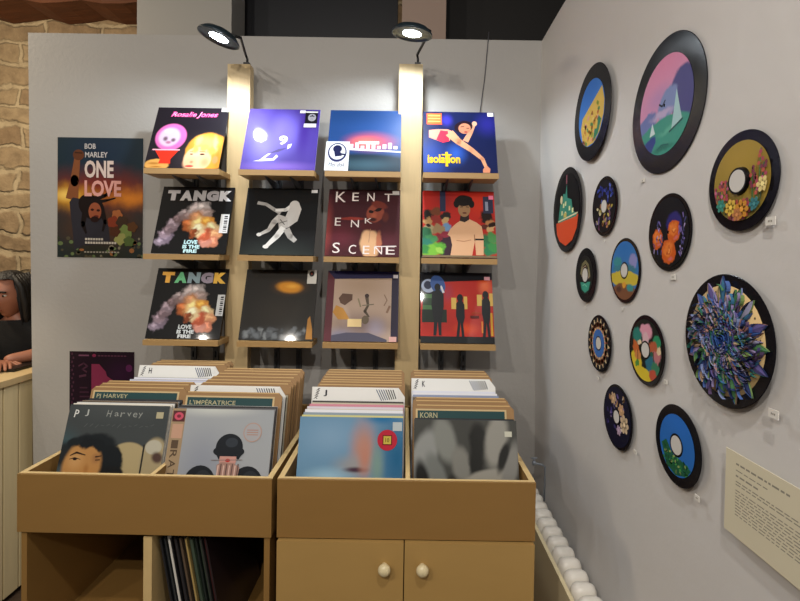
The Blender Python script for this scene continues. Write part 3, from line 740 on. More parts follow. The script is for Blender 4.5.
def card(M, x, y, z, th, letter, label):
    t = empty('letter_divider', label, 'record divider'); 
    MB().prism([(-DW/2, 0), (DW/2, 0), (DW/2, DH-.03), (DW/2-.022, DH), (-DW/2, DH)], -DT, 0, flat('e4e3de', .5)).build('board', t)
    mb = MB(); mb.box((-DW/2+.004, -DT-.0008, DH-.048), (DW/2-.024, -DT, DH-.003), flat('e8e8e4', .45))
    leafy(Art(mb, -DW/2+.004, DW/2-.024, DH-.048, DH-.003, -DT-.0008), letter)
    mb.build('printed_strip', t)
    place(t, M, x, y, z, th); return t
def named(M, x, y, z, th, s, w, label):
    t = empty('name_divider', label, 'record divider')
    o = bpy.data.objects.new('board', divider_mesh()); C.objects.link(o); o.parent = t
    mb = MB(); x0, x1 = -DW/2+.014, DW/2-.03
    mb.box((x0-.006, -DT-.0006, DH-.07), (x1+.006, -DT, DH-.013), flat('cdb588', .5))
    mb.box((x0, -DT-.0012, DH-.047), (x1, -DT-.0006, DH-.018), flat('2c4a4c', .45))
    add_text(mb, s, x0+.008, DH-.041, x0+.008+w, DH-.024, -DT-.0014, flat('b7b08c', .5), .01)
    mb.build('name_strip', t)
    place(t, M, x, y, z, th); return t
def local_x(M, X, Y): return (M.inverted() @ Vector((X, Y, 0)))
TONES = ['1c1c20', '24262c', '2a2a2e', '34302c', '3c4048', 'd8d8d6', '4a3028', '22303c', '5c5c60', 'b8bcc0', '181a1e', '6a2a28', '2c4038', 'c8c0a8', '101014', '7a6a58']
def section(M, key, px_back, items, seed, side):
    """items: (height in the photo of the top edge, kind, data); filed sleeves fill the gaps. All lean alike, so they never cross"""
    px0, py0, yf, th = FRONT[key]; zf = ZFS[key]
    rnd = random.Random(seed); prev = None
    Xc = at(px0, py0, 1, yf).x
    pos = []
    for (py, kind, data) in items:
        hh = DH+.010 if kind == 'card' else DH if kind in ('div', 'name') else S
        yt = at(px0+(px_back-px0)*min(1, (py0-py)/45), py, 2, zf+hh*math.cos(th)).y
        pos.append((yt-hh*math.sin(th), kind, data))
    pos.sort(key=lambda i: i[0])
    print(key, [(round(a_, 3), k_) for a_, k_, _ in pos])
    for n, (yb, kind, data) in enumerate(pos):
        q = M.inverted() @ Vector((Xc, yb, 0)); y = q.y; xc = q.x
        if prev is not None: y = max(y, prev+.009)
        y = min(y, .70-.018-.016)
        if prev is not None:
            y_ = prev+.0125
            while y_ < y-.009:
                c = rnd.choice(TONES); o = bpy.data.objects.new('record_sleeve', filler_mesh(c, rnd.choice([.003, .004, .005]), rnd.choice([.309, .311, .3125]))); C.objects.link(o)
                place(o, M, xc+(rnd.random()-.5)*.005, y_, zf+.0005, th)
                tone = 'pale' if int(c[0:2], 16) > 150 else 'dark'
                tag(o, '%s sleeve filed in the %s' % (tone, side), 'record sleeve', '%s records filed in the %s' % (tone, side))
                y_ += .0125+rnd.random()*.004
        dx = (rnd.random()-.5)*.004
        if kind == 'div':
            o = bpy.data.objects.new('bin_divider', divider_mesh()); C.objects.link(o); place(o, M, xc+dx, y, zf+.0005+rnd.random()*.003, th)
            tag(o, 'plain brown board filed in the %s' % side, 'record divider', 'plain boards in the %s' % side)
        elif kind == 'card': card(M, xc+dx, y, zf+.0105, th, *data)
        elif kind == 'name': named(M, xc+dx, y, zf+.001, th, *data)
        elif kind == 'rec':
            c, lab = data; o = bpy.data.objects.new('record_sleeve', filler_mesh(c, .005, .3145)); C.objects.link(o); place(o, M, xc+dx, y, zf+.0005, th)
            tag(o, lab, 'record sleeve', 'singled out records in the %s' % side)
        elif kind == 'art':
            o = data(); place(o, M, xc, y, zf+.001, th)
        prev = y
# ---- the four front records
def front(label, artfn, matl, edge, s=S, th=.005):
    def mk():
        t = empty('record_sleeve', label, 'record sleeve', group='front records of the bins'); sleeve('cover', artfn, matl, edge, t, th, v0=.27); return t
    return mk
def afA(a):
    g = 'b4b8b4'
    a.text('P', .06, .83, .10, .93, 'd8dad6', .01, rot=-6); a.text('J', .165, .85, .20, .935, g, .0)
    for i, (ch, u) in enumerate(zip('Harvey', (.385, .46, .52, .585, .645, .70))): a.text(ch, u, .845+(i % 2)*.01-(.02 if ch == 'y' else 0), u+.042, .905+(.025 if i == 0 else 0), '969a96', .0, rot=(-8, 5, -3, 6, -5, 4)[i]); a.n -= 1
    a.n += 1
    rnd = random.Random(4)
    for i in range(13): u = .18+i*.055; a.line([(u, .70+rnd.random()*.04), (u+.03, .76-rnd.random()*.04)], .007, '585e5e'); a.n -= 1
    a.n += 1
    a.line([(.10, .345), (.16, .385), (.25, .355)], [.008, .024, .012], '3a281c'); a.line([(.10, .30), (.15, .32), (.21, .30)], [.006, .014, .006], '3a281c'); a.oval(.155, .302, .02, .014, '2a1c18')
    a.line([(.35, .335), (.41, .35)], [.018, .01], '3a281c'); a.line([(.355, .295), (.40, .30)], .012, '3a281c')
    a.poly([(.80, .06), (.80, .50), (.815, .50), (.815, .06)], '2c2c28')
def blobA():
    f = lambda l: [(b_[0], .27+.73*b_[1], b_[2], .73*b_[3])+tuple(b_[4:]) for b_ in l]
    return f([(.5, 1, .7, .3, '4c5152', 1), (0, .4, .25, .4, '3f585e', 1), (.66, .28, .22, .26, 'b0a078', .12), (.62, .10, .26, .12, 'b0a078', .2), (.92, .28, .15, .34, 'a89a78', .2), (.90, .47, .09, .10, 'bab6a4', .2), (.95, .34, .08, .09, '54403a', .6, -30),
        (.30, .44, .28, .22, '1e2326', .25, 0, .06), (.50, .28, .14, .24, '1b1f22', .25, 0, .08), (.56, .14, .10, .09, '1b1f22', .3), (.03, .36, .10, .2, '25292b', .5),
        (.23, .22, .21, .34, 'b8874f', .22, -8, .03), (.16, .28, .12, .18, 'c99a62', 1), (.30, .06, .16, .14, 'cf8c48', .8), (.28, .18, .04, .10, 'a87440', 1), (.36, .32, .07, .10, '9a6c44', 1), (.24, .52, .12, .09, '1b1f22', .4, 10, .1), (.12, .50, .10, .08, '1e2326', .5, 30, .1), (.36, .48, .10, .09, '1b1f22', .4, -30, .1)])
def afB(a):
    a.rect(0, 0, .135, 1, 'a48e70'); a.rect(.01, .83, .13, .97, '5c3234'); a.oval(.07, .90, .045, .05, 'd0566c'); a.oval(.07, .90, .02, .022, '7c3040'); a.rect(.02, .62, .125, .80, 'c49c84')
    for i in range(5): a.text('IRATE'[i], .03, .50-i*.12, .105, .59-i*.12, '5c4c3c', .01, rot=-90); a.n -= 1
    a.n += 1
    k = '20242a'
    for (u, v) in ((.35, .12), (.80, .12)):
        a.oval(u, .06, .155, .235, k); a.oval(u+.03, .12, .08, .12, '2e3339')
    a.oval(.60, .52, .13, .17, k, seg=30); a.oval(.60, .47, .15, .08, k); a.poly([(.47, .46), (.51, .37), (.55, .41), (.65, .41), (.70, .37), (.74, .46)], k); a.oval(.62, .58, .06, .06, '343a42')
    a.poly([(.52, .44), (.68, .44), (.68, .34), (.64, .24), (.56, .24), (.52, .34)], 'c9968c'); a.oval(.60, .36, .025, .02, 'b8302c'); a.rect(.52, .41, .68, .47, k)
    a.poly([(.50, .30), (.54, .34), (.66, .33), (.72, .28), (.70, .06), (.52, .06)], 'a88478')
    for i in range(8): u = .51+i*.027; a.line([(u, .08+.01*(i % 3)), (u+.006, .30+.02*(i % 2))], .012, ('d8b8ac', '6c5450')[i % 2]); a.n -= 1
    a.n += 1
    a.rect(.50, .0, .72, .10, 'a8664a'); a.line([(.44, .36), (.74, .37)], .008, '8a7c78')
def afC(a):
    pass
def afD(a):
    pass
mA = art_mat('print slate', '434849', blobA(), .35, .5)
mB_ = art_mat('print pale blue', 'a4a9ae', [(.35, .5, .4, .5, '9298a4', 1), (.95, .2, .4, .4, 'b0b4bc', 1), (.4, 1, .6, .1, 'c8ccc8', 1)], .35, .5)
mC = art_mat('print blurred face', '6d95b4', [(b_[0], .27+.73*b_[1], b_[2], .73*b_[3])+b_[4:] for b_ in [(.3, .75, .4, .35, '7fa2c0', 1), (.95, .5, .35, .9, '27648e', 1), (.62, .62, .19, .50, 'b48a7e', .9, 0, .03), (.55, .4, .3, .2, '9a9a9c', 1), (.3, .25, .32, .18, '9cc2d8', 1), (.56, .35, .16, .05, '4a3444', .8), (.64, .5, .1, .35, 'bc8472', 1), (.60, .12, .20, .16, 'c0705c', 1, 0, .05), (.76, .4, .10, .5, '7c9a94', 1), (.80, 1, .25, .12, '1f6fa4', 1)]], .35, .5)
mD = art_mat('print grey study', '464744', [(b_[0], .27+.73*b_[1], b_[2]*1.15, .73*b_[3]*1.1, a_l(b_[4]) if int(b_[4][:2], 16) > 90 else '232423', b_[5]*.55)+b_[6:] for b_ in [(.10, .55, .13, .4, '777a78', .8, -20, .03), (.3, .75, .12, .35, '6c6e6a', .9, 15, .03), (.45, .45, .10, .25, '6a6a64', .9, 10, .04), (.62, .75, .10, .25, '2b2c2b', .9, 0, .05), (.6, .45, .08, .3, '353634', 1, 0, .03), (.70, .28, .26, .12, '7d7c74', .7, 12, .02), (.80, .75, .12, .4, '7a7973', .8, -10, .02), (.92, .4, .08, .4, '6c6c68', .9, -15, .02), (.86, .55, .05, .25, '343432', 1, -20, .02), (.22, .3, .10, .35, '5e625f', .9, 20, .03), (.08, .25, .08, .3, '343837', 1, 10), (.33, .15, .06, .2, '2e302f', 1, -20), (.55, .12, .2, .08, '3a3b38', 1)]], .35, .5)
def mkC():
    t = empty('record_sleeve', 'blue front record with a blurred pinkish face and a red ring sticker', 'record sleeve', group='front records of the bins')
    sleeve('cover', None, mC, '7ea0b8', t)
    def ring(a):
        a.oval(.5, .5, .5, .5, 'b8283c', seg=32); a.rect(.26, .26, .74, .74, '6c1820'); a.rect(.31, .31, .69, .69, 'c8b44c'); a.text('10', .40, .40, .60, .60, '6a5a20', .02)
    sticker(t, .755, .70, .945, .89, 'b8283c', ring, 'hype_sticker', rnd=True, y=-.0065); sticker(t, .90, .88, .99, .96, 'b8c4c8', None, 'price_sticker', y=-.0065)
    return t
def mkB():
    t = front('pale grey-blue front record with a masked figure between two dark rounded heads', afB, mB_, 'c8ccd0')()
    def r(a):
        a.oval(.5, .5, .5, .5, 'b49a90', seg=28); a.oval(.5, .5, .44, .44, 'a8a8ac', seg=28)
        for v in (.35, .47, .59): a.rect(.2, v, .8, v+.05, 'b08c80')
    sticker(t, .72, .70, .90, .88, 'b49a90', r, 'hype_sticker', rnd=True, y=-.0065); return t
def mkA():
    t = front('dark grey front record with a close-up face and handwritten lettering, left bin', afA, mA, 'd8d4c8')()
    sticker(t, .88, .88, .95, .94, 'b8b090', None, y=-.0065); return t
def mkD():
    t = front('grey record with a blurred monochrome figure study, rightmost at the front of the right bin', afD, mD, 'b8b8b8')()
    sticker(t, .88, .85, .95, .90, 'c8c8b8', None, y=-.0065); return t
sideA, sideB, sideC, sideD = ('left column of the left bin', 'right column of the left bin', 'left column of the right bin', 'right column of the right bin')
section(ML, 'A', 190, [(405.5, 'art', mkA), (404.3, 'rec', ('e6e2d6', 'cream-edged record directly behind the dark grey one with a close-up face')), (403, 'rec', ('dcdcd8', 'white-edged record second behind the dark grey one with a face')),
    (387.5, 'name', ('PJ HARVEY', .105, 'brown divider with green name strip behind the dark grey record with a face')),
    (384.5, 'div', 0), (382, 'div', 0), (382, 'rec', ('ececec', 'white record nearest in front of the letter card H')), (380, 'rec', ('c8cce0', 'lilac-white record in front of the letter card H')), (378, 'rec', ('e4e6f2', 'white record touching the letter card H')),
    (366, 'card', ('H', 'white letter card marked H with leaf prints')), (364, 'div', 0), (362.3, 'div', 0), (360.8, 'div', 0)], 11, sideA)
section(ML, 'B', 256, [(409.5, 'art', mkB),
    (392.5, 'name', ("L'IMPÉRATRICE", .15, 'brown divider with green name strip behind the record with the masked figure')),
    (386, 'card', ('', 'white card with diagonal stripes and no letter, in the left bin')), (383.5, 'div', 0), (380.5, 'div', 0), (377, 'div', 0), (374, 'div', 0), (371, 'div', 0), (369, 'div', 0)], 12, sideB)
section(MR, 'C', 366, [(417.5, 'art', mkC), (415.5, 'rec', ('d8d28a', 'yellow-edged record directly behind the blue one')), (413, 'rec', ('8a9aa8', 'grey-blue record third behind the blue one')), (410, 'rec', ('e8e8ee', 'white record among the first behind the blue one')),
    (407, 'rec', ('dcd4e0', 'pinkish-white record in front of the letter card J')), (404.5, 'rec', ('d88a9c', 'pink-edged record touching the letter card J')),
    (387.5, 'card', ('J', 'white letter card marked J with leaf prints')), (385, 'div', 0), (382.5, 'div', 0), (380, 'div', 0), (377.5, 'div', 0), (375, 'div', 0), (372.5, 'div', 0), (370.5, 'div', 0)], 13, sideC)
section(MR, 'D', 455, [(420.5, 'art', mkD), (405.5, 'name', ('KORN', .055, 'brown divider with green name strip behind the grey monochrome record')), (401, 'div', 0), (398, 'div', 0),
    (395.5, 'rec', ('8a96b4', 'blue-grey record in front of the letter card K')), (393.5, 'rec', ('e8e8ee', 'white record in front of the letter card K')), (391.5, 'rec', ('dfe2f0', 'white record touching the letter card K')),
    (379, 'card', ('K', 'white letter card marked K with leaf prints')), (376.5, 'div', 0), (374, 'div', 0), (371.5, 'div', 0)], 14, sideD)
# records leaning in the open cubbyhole
xs = local_x(ML, at(156, 560, 1, 1.34).x, 1.34).x
zc = ZB-.165-.34
cub = [('202024', .004, 'black'), ('202428', .003, 'black'), ('dedad0', .010, 'thick white'), ('1c1c20', .003, 'black'), ('4a3c30', .004, 'brown'), ('26262a', .005, 'black'), ('5c4c3c', .005, 'brown'), ('2c2420', .006, 'dark brown'), ('a89058', .004, 'yellow-tan'), ('30382c', .005, 'green-black'),
       ('3c4a3c', .006, 'dark green'), ('1e2422', .004, 'green-black'), ('445040', .005, 'dark green'), ('2a2c2a', .004, 'black'), ('4a2020', .005, 'dark red'), ('22181a', .004, 'black')]
x_ = xs+.06
for i, (c, th_, nm) in enumerate(cub):
    mb = MB(); mb.box((0, 0, 0), (th_*1.15, .3145, .3145), mat('filed sleeve '+c, c, .4, coat=.3)); o = mb.build('record_sleeve')
    o.matrix_world = ML @ Matrix.Translation((x_, .03+(i*7 % 5)*.004, zc+.0008)) @ Matrix.Rotation(R(-10.5), 4, 'Y')
    tag(o, ('%s record spine leaning in the cubbyhole under the left bin' % nm), 'record sleeve', 'records leaning in the cubbyhole')
    x_ += (th_+.0038)/math.cos(R(10.5))

# ------------------------------------------------------------------ decorated records on the right wall
RW = XW-.007
rings = bpy.data.materials.new('grooved vinyl'); rings.use_nodes = True
nt = rings.node_tree; b = nt.nodes['Principled BSDF']; b.inputs['Base Color'].default_value = (.006, .006, .009, 1); b.inputs['Roughness'].default_value = .2; b.inputs['Specular IOR Level'].default_value = .13
b.inputs['Anisotropic'].default_value = .6
tg = nt.nodes.new('ShaderNodeTangent'); tg.direction_type = 'RADIAL'; tg.axis = 'Y'; nt.links.new(tg.outputs[0], b.inputs['Tangent'])
tc = nt.nodes.new('ShaderNodeTexCoord'); wv = nt.nodes.new('ShaderNodeTexWave'); wv.wave_type = 'RINGS'; wv.rings_direction = 'Y'; wv.inputs['Scale'].default_value = 90
nt.links.new(tc.outputs['Object'], wv.inputs['Vector']); bp = nt.nodes.new('ShaderNodeBump'); bp.inputs['Strength'].default_value = .05; bp.inputs['Distance'].default_value = .0005
nt.links.new(wv.outputs['Fac'], bp.inputs['Height']); nt.links.new(bp.outputs[0], b.inputs['Normal'])
PINK, TEAL = 'd890b0', '3a9080'
def flowers(a, spots, stems=None):
    for (u, v, r, c, k) in spots:
        for i in range(k):
            t_ = 2*PI*i/k; a.oval(u+r*.62*math.cos(t_), v+r*.62*math.sin(t_), r*.5, r*.34, c, math.degrees(t_)); a.n -= 1
        a.n += 1; a.oval(u, v, r*.3, r*.3, a_l(c))
def g1(a):
    a.poly([(.10, .36), (.16, .60-.10), (.90, .78), (.99, .55), (.97, .36), (.84, .14), (.62, .02), (.38, .02), (.17, .15)], 'd2b052')
    rnd = random.Random(21)
    for i in range(46):
        u = .2+rnd.random()*.6; v = .06+rnd.random()*(.36+.35*(u-.2)); a.oval(u, v, .03, .02+rnd.random()*.03, rnd.choice(['c08a3a', '8a9a3c', 'e0c878', 'b46a34', '5c8a50', 'd49a88']), rnd.random()*180, 8); a.n -= 1
    a.n += 1; a.poly([(.60, .04), (.66, .22), (.74, .20), (.80, .38), (.90, .30), (.78, .12)], '2f7a5a')
def g2(a):
    a.poly([(.64, .22), (.72, .60), (.75, .5), (.82, .28)], 'a8ccd0'); a.poly([(.22, .24), (.27, .38), (.33, .25)], 'c8dce0'); a.line([(.40, .54), (.46, .50), (.52, .55)], .018, '282c3c'); a.line([(.60, .20), (.84, .27)], .02, '28585a'); a.line([(.38, .06), (.46, .1), (.6, .08)], .012, '2c6a6a')
def stalks(a, seed, cols, hi=.85):
    rnd = random.Random(seed)
    for i in range(15):
        u = .06+i*.062; h = .45+rnd.random()*(hi-.50)
        if abs(u-.5) < .2: h = min(h, .25)
        a.line([(u, .10), (u+rnd.uniform(-.02, .02), h)], .022, rnd.choice(['3c6a3c', '4a7a48', '2c5a50'])); a.n -= 1
        for k in range(6): a.oval(u+rnd.uniform(-.035, .035), h-k*.045, .028, .026, rnd.choice(cols), rnd.random()*180, 8)
        a.n -= 4
    a.n += 8
def g3(a):
    stalks(a, 31, ['a8485c', 'c86a8c', 'b85a4c', '7c3a4c'], .9); flowers(a, [(.38, .18, .10, 'd8b44c', 7), (.58, .14, .11, 'c88a34', 7), (.5, .08, .08, 'b87a4a', 6), (.92, .40, .09, 'e0cc88', 6), (.20, .22, .08, '3c8a7c', 6), (.80, .18, .08, '3c7a80', 6)])
def g4(a):
    a.poly([(.08, .34), (.96, .40), (.92, .22), (.76, .06), (.5, .0), (.24, .06), (.12, .18)], 'd8502c'); a.poly([(.16, .34), (.24, .60), (.34, .62), (.36, .74), (.46, .72), (.50, .86), (.54, .66), (.70, .62), (.76, .46), (.90, .42), (.9, .38)], '3c8a78')
    for (u, v) in ((.30, .44), (.44, .42), (.44, .56), (.60, .48), (.72, .44), (.36, .54)): a.rect(u, v, u+.06, v+.06, 'd8d8a0'); a.n -= 1
    a.n += 1; a.line([(.16, .36), (.94, .42)], .02, 'e0d8b0'); a.line([(.5, .86), (.5, .98)], .02, 'c87a8a'); a.rect(.40, .4, .52, .46, 'c8b860'); a.oval(.3, .66, .05, .06, 'd8c89c')
def g5(a):
    rnd = random.Random(8)
    for i in range(60):
        u, v = .12+rnd.random()*.76, .08+rnd.random()*.80
        if (u-.5)**2+(v-.5)**2 > .23 or abs(u-.5)+abs(v-.5) < .16: continue
        c = rnd.choice(['3848a8', '5a6cc8', '2c3890']) if v > .55 else rnd.choice(['c8b85c', 'b0a04a', '8c5a7c', 'd8d0a0', '6a5a8c', 'b07a4c'])
        a.oval(u, v, .05, .03, c, rnd.random()*180, 8); a.n -= 1
ROSES = [(.64, .62, .22, .18, '2c2870', .3, 0, .08)]
for (u, v, r) in ((.22, .42, .16), (.64, .50, .17), (.52, .22, .19)):
    ROSES += [(u, v, r, r, 'c85a20', .12, 0, .12), (u-.02, v+.03, r*.8, r*.7, 'e07c34', .5, 20, .16), (u+.01, v+.02, r*.4, r*.35, 'b84c1c', .6, 0, .2), (u+.01, v+.03, r*.22, r*.2, 'f09a50', .6, 0, .2), (u+.05, v-r*.55, r*.5, r*.2, 'd06c6c', .8, 10, .1)]
def g6(a):
    rnd = random.Random(6)
    for i in range(34):
        s_ = rnd.choice([0, 0, 1]); u = (.12+rnd.random()*.25) if not s_ else (.76+rnd.random()*.14); v = .12+rnd.random()*.6
        a.line([(u, v), (u+rnd.uniform(-.05, .05), v+.07)], [.015, .03], rnd.choice(['7a6ab0', '5a5a9c', 'a898c8', '4a4a80'])); a.n -= 1
    a.n += 1
def g7(a):
    a.poly([(.18, .30), (.84, .34), (.74, .12), (.5, .04), (.28, .12)], '3c9a84'); a.line([(.2, .5), (.3, .75), (.5, .84), (.7, .74), (.8, .45)], .09, '8a8460'); a.line([(.28, .45), (.34, .66), (.5, .72), (.66, .62), (.72, .42)], .06, 'b89a84'); a.line([(.34, .22), (.5, .26), (.64, .2)], .03, '7cc0a8')
def g8(a):
    a.line([(.72, .5), (.80, .56)], .01, '5c6aa8')
def g9(a):
    for i in range(18):
        t_ = 2*PI*i/18; c_, s_ = math.cos(t_), math.sin(t_); a.line([(.5+.24*c_, .5+.24*s_), (.5+.36*c_, .5+.36*s_), (.5+.49*c_, .5+.49*s_)], [.05, .11, .02], ('c8b48c', 'b89c78')[i % 2]); a.n -= 1
    a.n += 2
    for i in range(18):
        t_ = 2*PI*(i+.5)/18; c_, s_ = math.cos(t_), math.sin(t_); a.line([(.5+.26*c_, .5+.26*s_), (.5+.42*c_, .5+.42*s_)], [.03, .008], 'a85a44'); a.n -= 1
    a.n += 1
    for i in range(28):
        t0, t1 = 2*PI*i/28, 2*PI*(i+1)/28; a.poly([(.5+.12*math.cos(t0), .5+.12*math.sin(t0)), (.5+.27*math.cos(t0), .5+.27*math.sin(t0)), (.5+.27*math.cos(t1), .5+.27*math.sin(t1)), (.5+.12*math.cos(t1), .5+.12*math.sin(t1))], '3c6ab0'); a.n -= 1
G10 = [(.2, .25, .22, .20, 'd4bc34', .15, -40, .06), (.48, .10, .30, .12, 'd4bc34', .15, 0, .06), (.50, .80, .22, .15, 'd898ac', .25, 0, .1), (.5, .66, .12, .14, 'd4b0b8', .3, 0, .1)]+[(u, v, r*1.25, r*1.15, c, .3, 0, .14) for (u, v, r, c) in (
    (.22, .70, .14, '2c7a70'), (.84, .68, .11, '2c8a60'), (.18, .50, .10, 'c06434'), (.26, .38, .09, 'c8824c'), (.74, .56, .12, 'b05a3c'), (.84, .44, .12, 'b8747a'), (.66, .30, .13, '2c6a80'), (.82, .24, .12, '3a7a5c'), (.74, .14, .1, 'b8503c'), (.90, .56, .06, 'dcc4a0'), (.24, .24, .06, '4a8a40'), (.70, .46, .05, '2c5c4c'), (.30, .60, .05, 'e0c8a8'))]
def g10(a):
    a.line([(.26, .30), (.25, .46)], .02, '5c3c28'); a.line([(.76, .36), (.75, .52)], .02, '5c3c28')
def g11(a):
    rnd = random.Random(12)
    for i in range(50):
        u, v = .14+rnd.random()*.6, .30+rnd.random()*.6
        if math.hypot(u-.5, v-.5) > .44 or math.hypot(u-.5, v-.48) < .16: continue
        a.oval(u, v, .05, .025, rnd.choice(['c8a884', 'd8c8b8', '6a5a9c', '8a7ab0', 'b88a5c'] if u+v > .85 else ['4a4088', '6a5a9c', '3c3470', 'a890b8']), rnd.random()*180, 8); a.n -= 1
    a.n += 1; flowers(a, [(.78, .46, .14, 'd0b898', 7), (.66, .66, .10, 'c8a07a', 6), (.36, .78, .10, 'c8a884', 6), (.60, .30, .08, 'b8a0b8', 6)])
def g12(a):
    a.poly([(.06, .40), (.2, .50), (.40, .32), (.66, .30), (.92, .24), (.80, .10), (.5, .0), (.22, .08)], '1f5a3c')
    rnd = random.Random(14)
    for i in range(60):
        u = .14+rnd.random()*.72; v = .06+rnd.random()*(.34 if u < .45 else .24)
        a.oval(u, v, .035, .02, rnd.choice(['2c7a48', '1a4a34', '4a9a50', '285c50', '8aa060']), rnd.random()*180, 8); a.n -= 1
DISCS = [ # px box, painted radius ratio, hole ratio, base, blobs, painter, label
 ((574, 612, 62, 161), .70, 0, '3a78c8', [(.4, .9, .8, .5, '2f6cc0', 1)], g1, 'large record painted with blue sky over a yellow hillside, high and nearest the corner'),
 ((632, 708, 30, 174), .72, 0, 'cf8fb4', [(.5, .95, .8, .4, 'd88aae', 1), (.4, .6, .4, .2, 'b88ab8', 1), (.85, .52, .26, .30, '4c4a84', .15, 20, .08), (.56, .50, .22, .16, '7c8cbc', .25, 40, .1), (.16, .38, .24, .13, '6c78b0', .25, 20, .1), (.45, .42, .3, .06, 'b8a8cc', .7, 0, .1), (.42, .16, .62, .22, '3f9484', .1, 4, .04), (.6, .24, .3, .05, '5fae98', 1, 10, .1), (.20, .14, .17, .09, '34448a', .25, 20, .08), (.5, .06, .3, .05, '2c7468', .9, 0, .1)], g2, 'largest-looking record, painted with a pink sky and white sailboats on teal water'),
 ((708, 781, 129, 231), .80, .23, '9a8238', [(.5, .8, .6, .4, 'a88c3c', 1, 0, .1), (.5, .1, .5, .3, '7c7a40', 1)], g3, 'small record painted ochre with tall pink flower stalks around its open centre'),
 ((552.5, 583, 167, 252), .86, 0, '0c0e12', [], g4, 'large record painted with a green castle above an orange-red base'),
 ((592, 618, 176, 236), .88, .22, '101218', [], g5, 'small black record painted with blue and yellow flowers, right of the castle one'),
 ((648, 692.5, 193, 271), .90, 0, '0c0e14', ROSES, g6, 'record painted with three big orange roses'),
 ((575, 597, 248, 302), .72, .26, '1c1e1e', [], g7, 'small narrow-looking record painted teal below a grey and pink arch'),
 ((610, 641, 238, 303), .90, .22, '3a74b4', [(.5, .9, .6, .4, '3070b8', 1), (.80, .66, .16, .15, '8a8ac0', .3, 0, .1), (.24, .64, .18, .12, '3c8a90', .3, 0, .12), (.5, .53, .5, .09, '3c7a8c', .3, 0, .1), (.5, .36, .56, .15, 'c8b440', .12, 0, .08), (.5, .12, .5, .17, '7a5038', .15, 0, .08), (.32, .16, .12, .07, '54382f', .5, 0, .1), (.72, .22, .14, .08, '3a8a8c', .4, 0, .1), (.5, .26, .1, .06, 'd89a3c', .5, 0, .1)], g8, 'small record painted with a blue sky over a yellow field'),
 ((587, 612, 315, 372), .92, .22, '14161c', [], g9, 'small record painted as a ring of beige petals around a blue centre'),
 ((628, 666, 315, 386), .88, .22, '1a201c', G10, g10, 'small record painted with a yellow path, pink cloud and green trees'),
 ((602, 634, 384, 451), .92, .20, '14142a', [], g11, 'small dark record painted with pale and violet blossoms'),
 ((655, 702, 404, 489), .76, .24, '2868b8', [(.5, .9, .7, .4, '2a6cc4', 1)], g12, 'small record painted with green woods under a bright blue sky, lowest on the wall'),
]
def disc_root(px, label):
    x0, x1, y0, y1 = px
    cu_, cv_, d_ = (x0+x1)/2, (y0+y1)/2, None
    for it in range(12):
        c = at(cu_, cv_, 0, RW)
        if d_ is None: d_ = (y1-y0)*c.y/F
        us, ws = [], []
        for k in range(48):
            q = Vector((RW, c.y+d_/2*math.cos(k*PI/24), c.z+d_/2*math.sin(k*PI/24)))-EYE
            us.append(PPX+F*q.dot(CR)/q.dot(_f)); ws.append(PPY-F*q.dot(CU)/q.dot(_f))
        cu_ += (x0+x1)/2-(min(us)+max(us))/2; cv_ += (y0+y1)/2-(min(ws)+max(ws))/2
        d_ *= ((y1-y0)/(max(ws)-min(ws)))**.8
    d = d_; print(label[:30], round(d, 3))
    t = empty('painted_record', label, 'record', c, (0, 0, R(-90)), 'decorated records on the right wall')
    return t, d/2
for (px, pr, hole, base, blobs, fn, label) in DISCS:
    t, r = disc_root(px, label)
    hr = max(r*hole*.98, .0036)
    MB().lathe([(hr, 0), (r*.34, -.0004), (r*.40, 0), (r*.99, 0), (r, .0008), (r*.99, .0022), (hr, .0022), (hr, 0)], rings, 72, smooth=False).build('vinyl_disc', t)
    MB().lathe([(.006 if not hole else hr+.006, .0022), (.012 if not hole else hr+.01, .0022), (.012 if not hole else hr+.01, .0068)], mat('foam pad', (.6, .6, .58), .8), 20).build('mounting_pad', t)
    mb = MB(); q = r*pr
    matl = art_mat('paint on record '+label[:24], base, blobs, .5, 0)
    prof = [(hr if hole else .0036, -.0012)]
    vs = []; fs = []; uvs = []; seg = 56
    r_in = prof[0][0]*1.03
    for rr in (r_in, q):
        for k in range(seg):
            a_ = 2*PI*k/seg; vs.append((rr*math.cos(a_), -.0008, rr*math.sin(a_)))
    for k in range(seg):
        k2 = (k+1) % seg; f = (k, k2, seg+k2, seg+k); fs.append(f); uvs.append([(vs[j][0]/q/2+.5, vs[j][2]/q/2+.5) for j in f])
    mb.add(vs, fs, matl, uvs=uvs)
    A_ = Art(mb, -q, q, -q, q, -.0008, rough=.5, coat=0)
    # keep paint inside the painted circle and off the centre hole
    _P = A_.poly
    def poly(pts, c, A_=A_, rin=(r_in/q/2)*1.02):
        out = []
        for (u, v) in pts:
            du, dv = u-.5, v-.5; d_ = math.hypot(du, dv)
            if d_ > .497: du, dv = du*.497/d_, dv*.497/d_
            out.append((.5+du, .5+dv))
        A_.mb.add([A_.P(*p) for p in out], [tuple(range(len(out)))], A_.ink(c)); A_.n += 1
    A_.poly = poly
    fn(A_)
    if hole:   # rim of bare vinyl round the open centre, wall showing through it
        o_ = -.0008-(A_.n+1)*.00012
        MB().lathe([(hr, .0), (hr, o_), (hr*1.18, o_), (hr*1.25, -.0006)], VINYL, 40, smooth=False).build('centre_rim', t)
        MB().lathe([(.0002, o_-.0002), (hr*.99, o_-.0002), (hr*.99, .0015)], mat('white centre', (.80, .79, .77), .6), 32, smooth=False).build('centre_disc', t)['label'] = 'plain white centre'
    mb.build('painting', t)
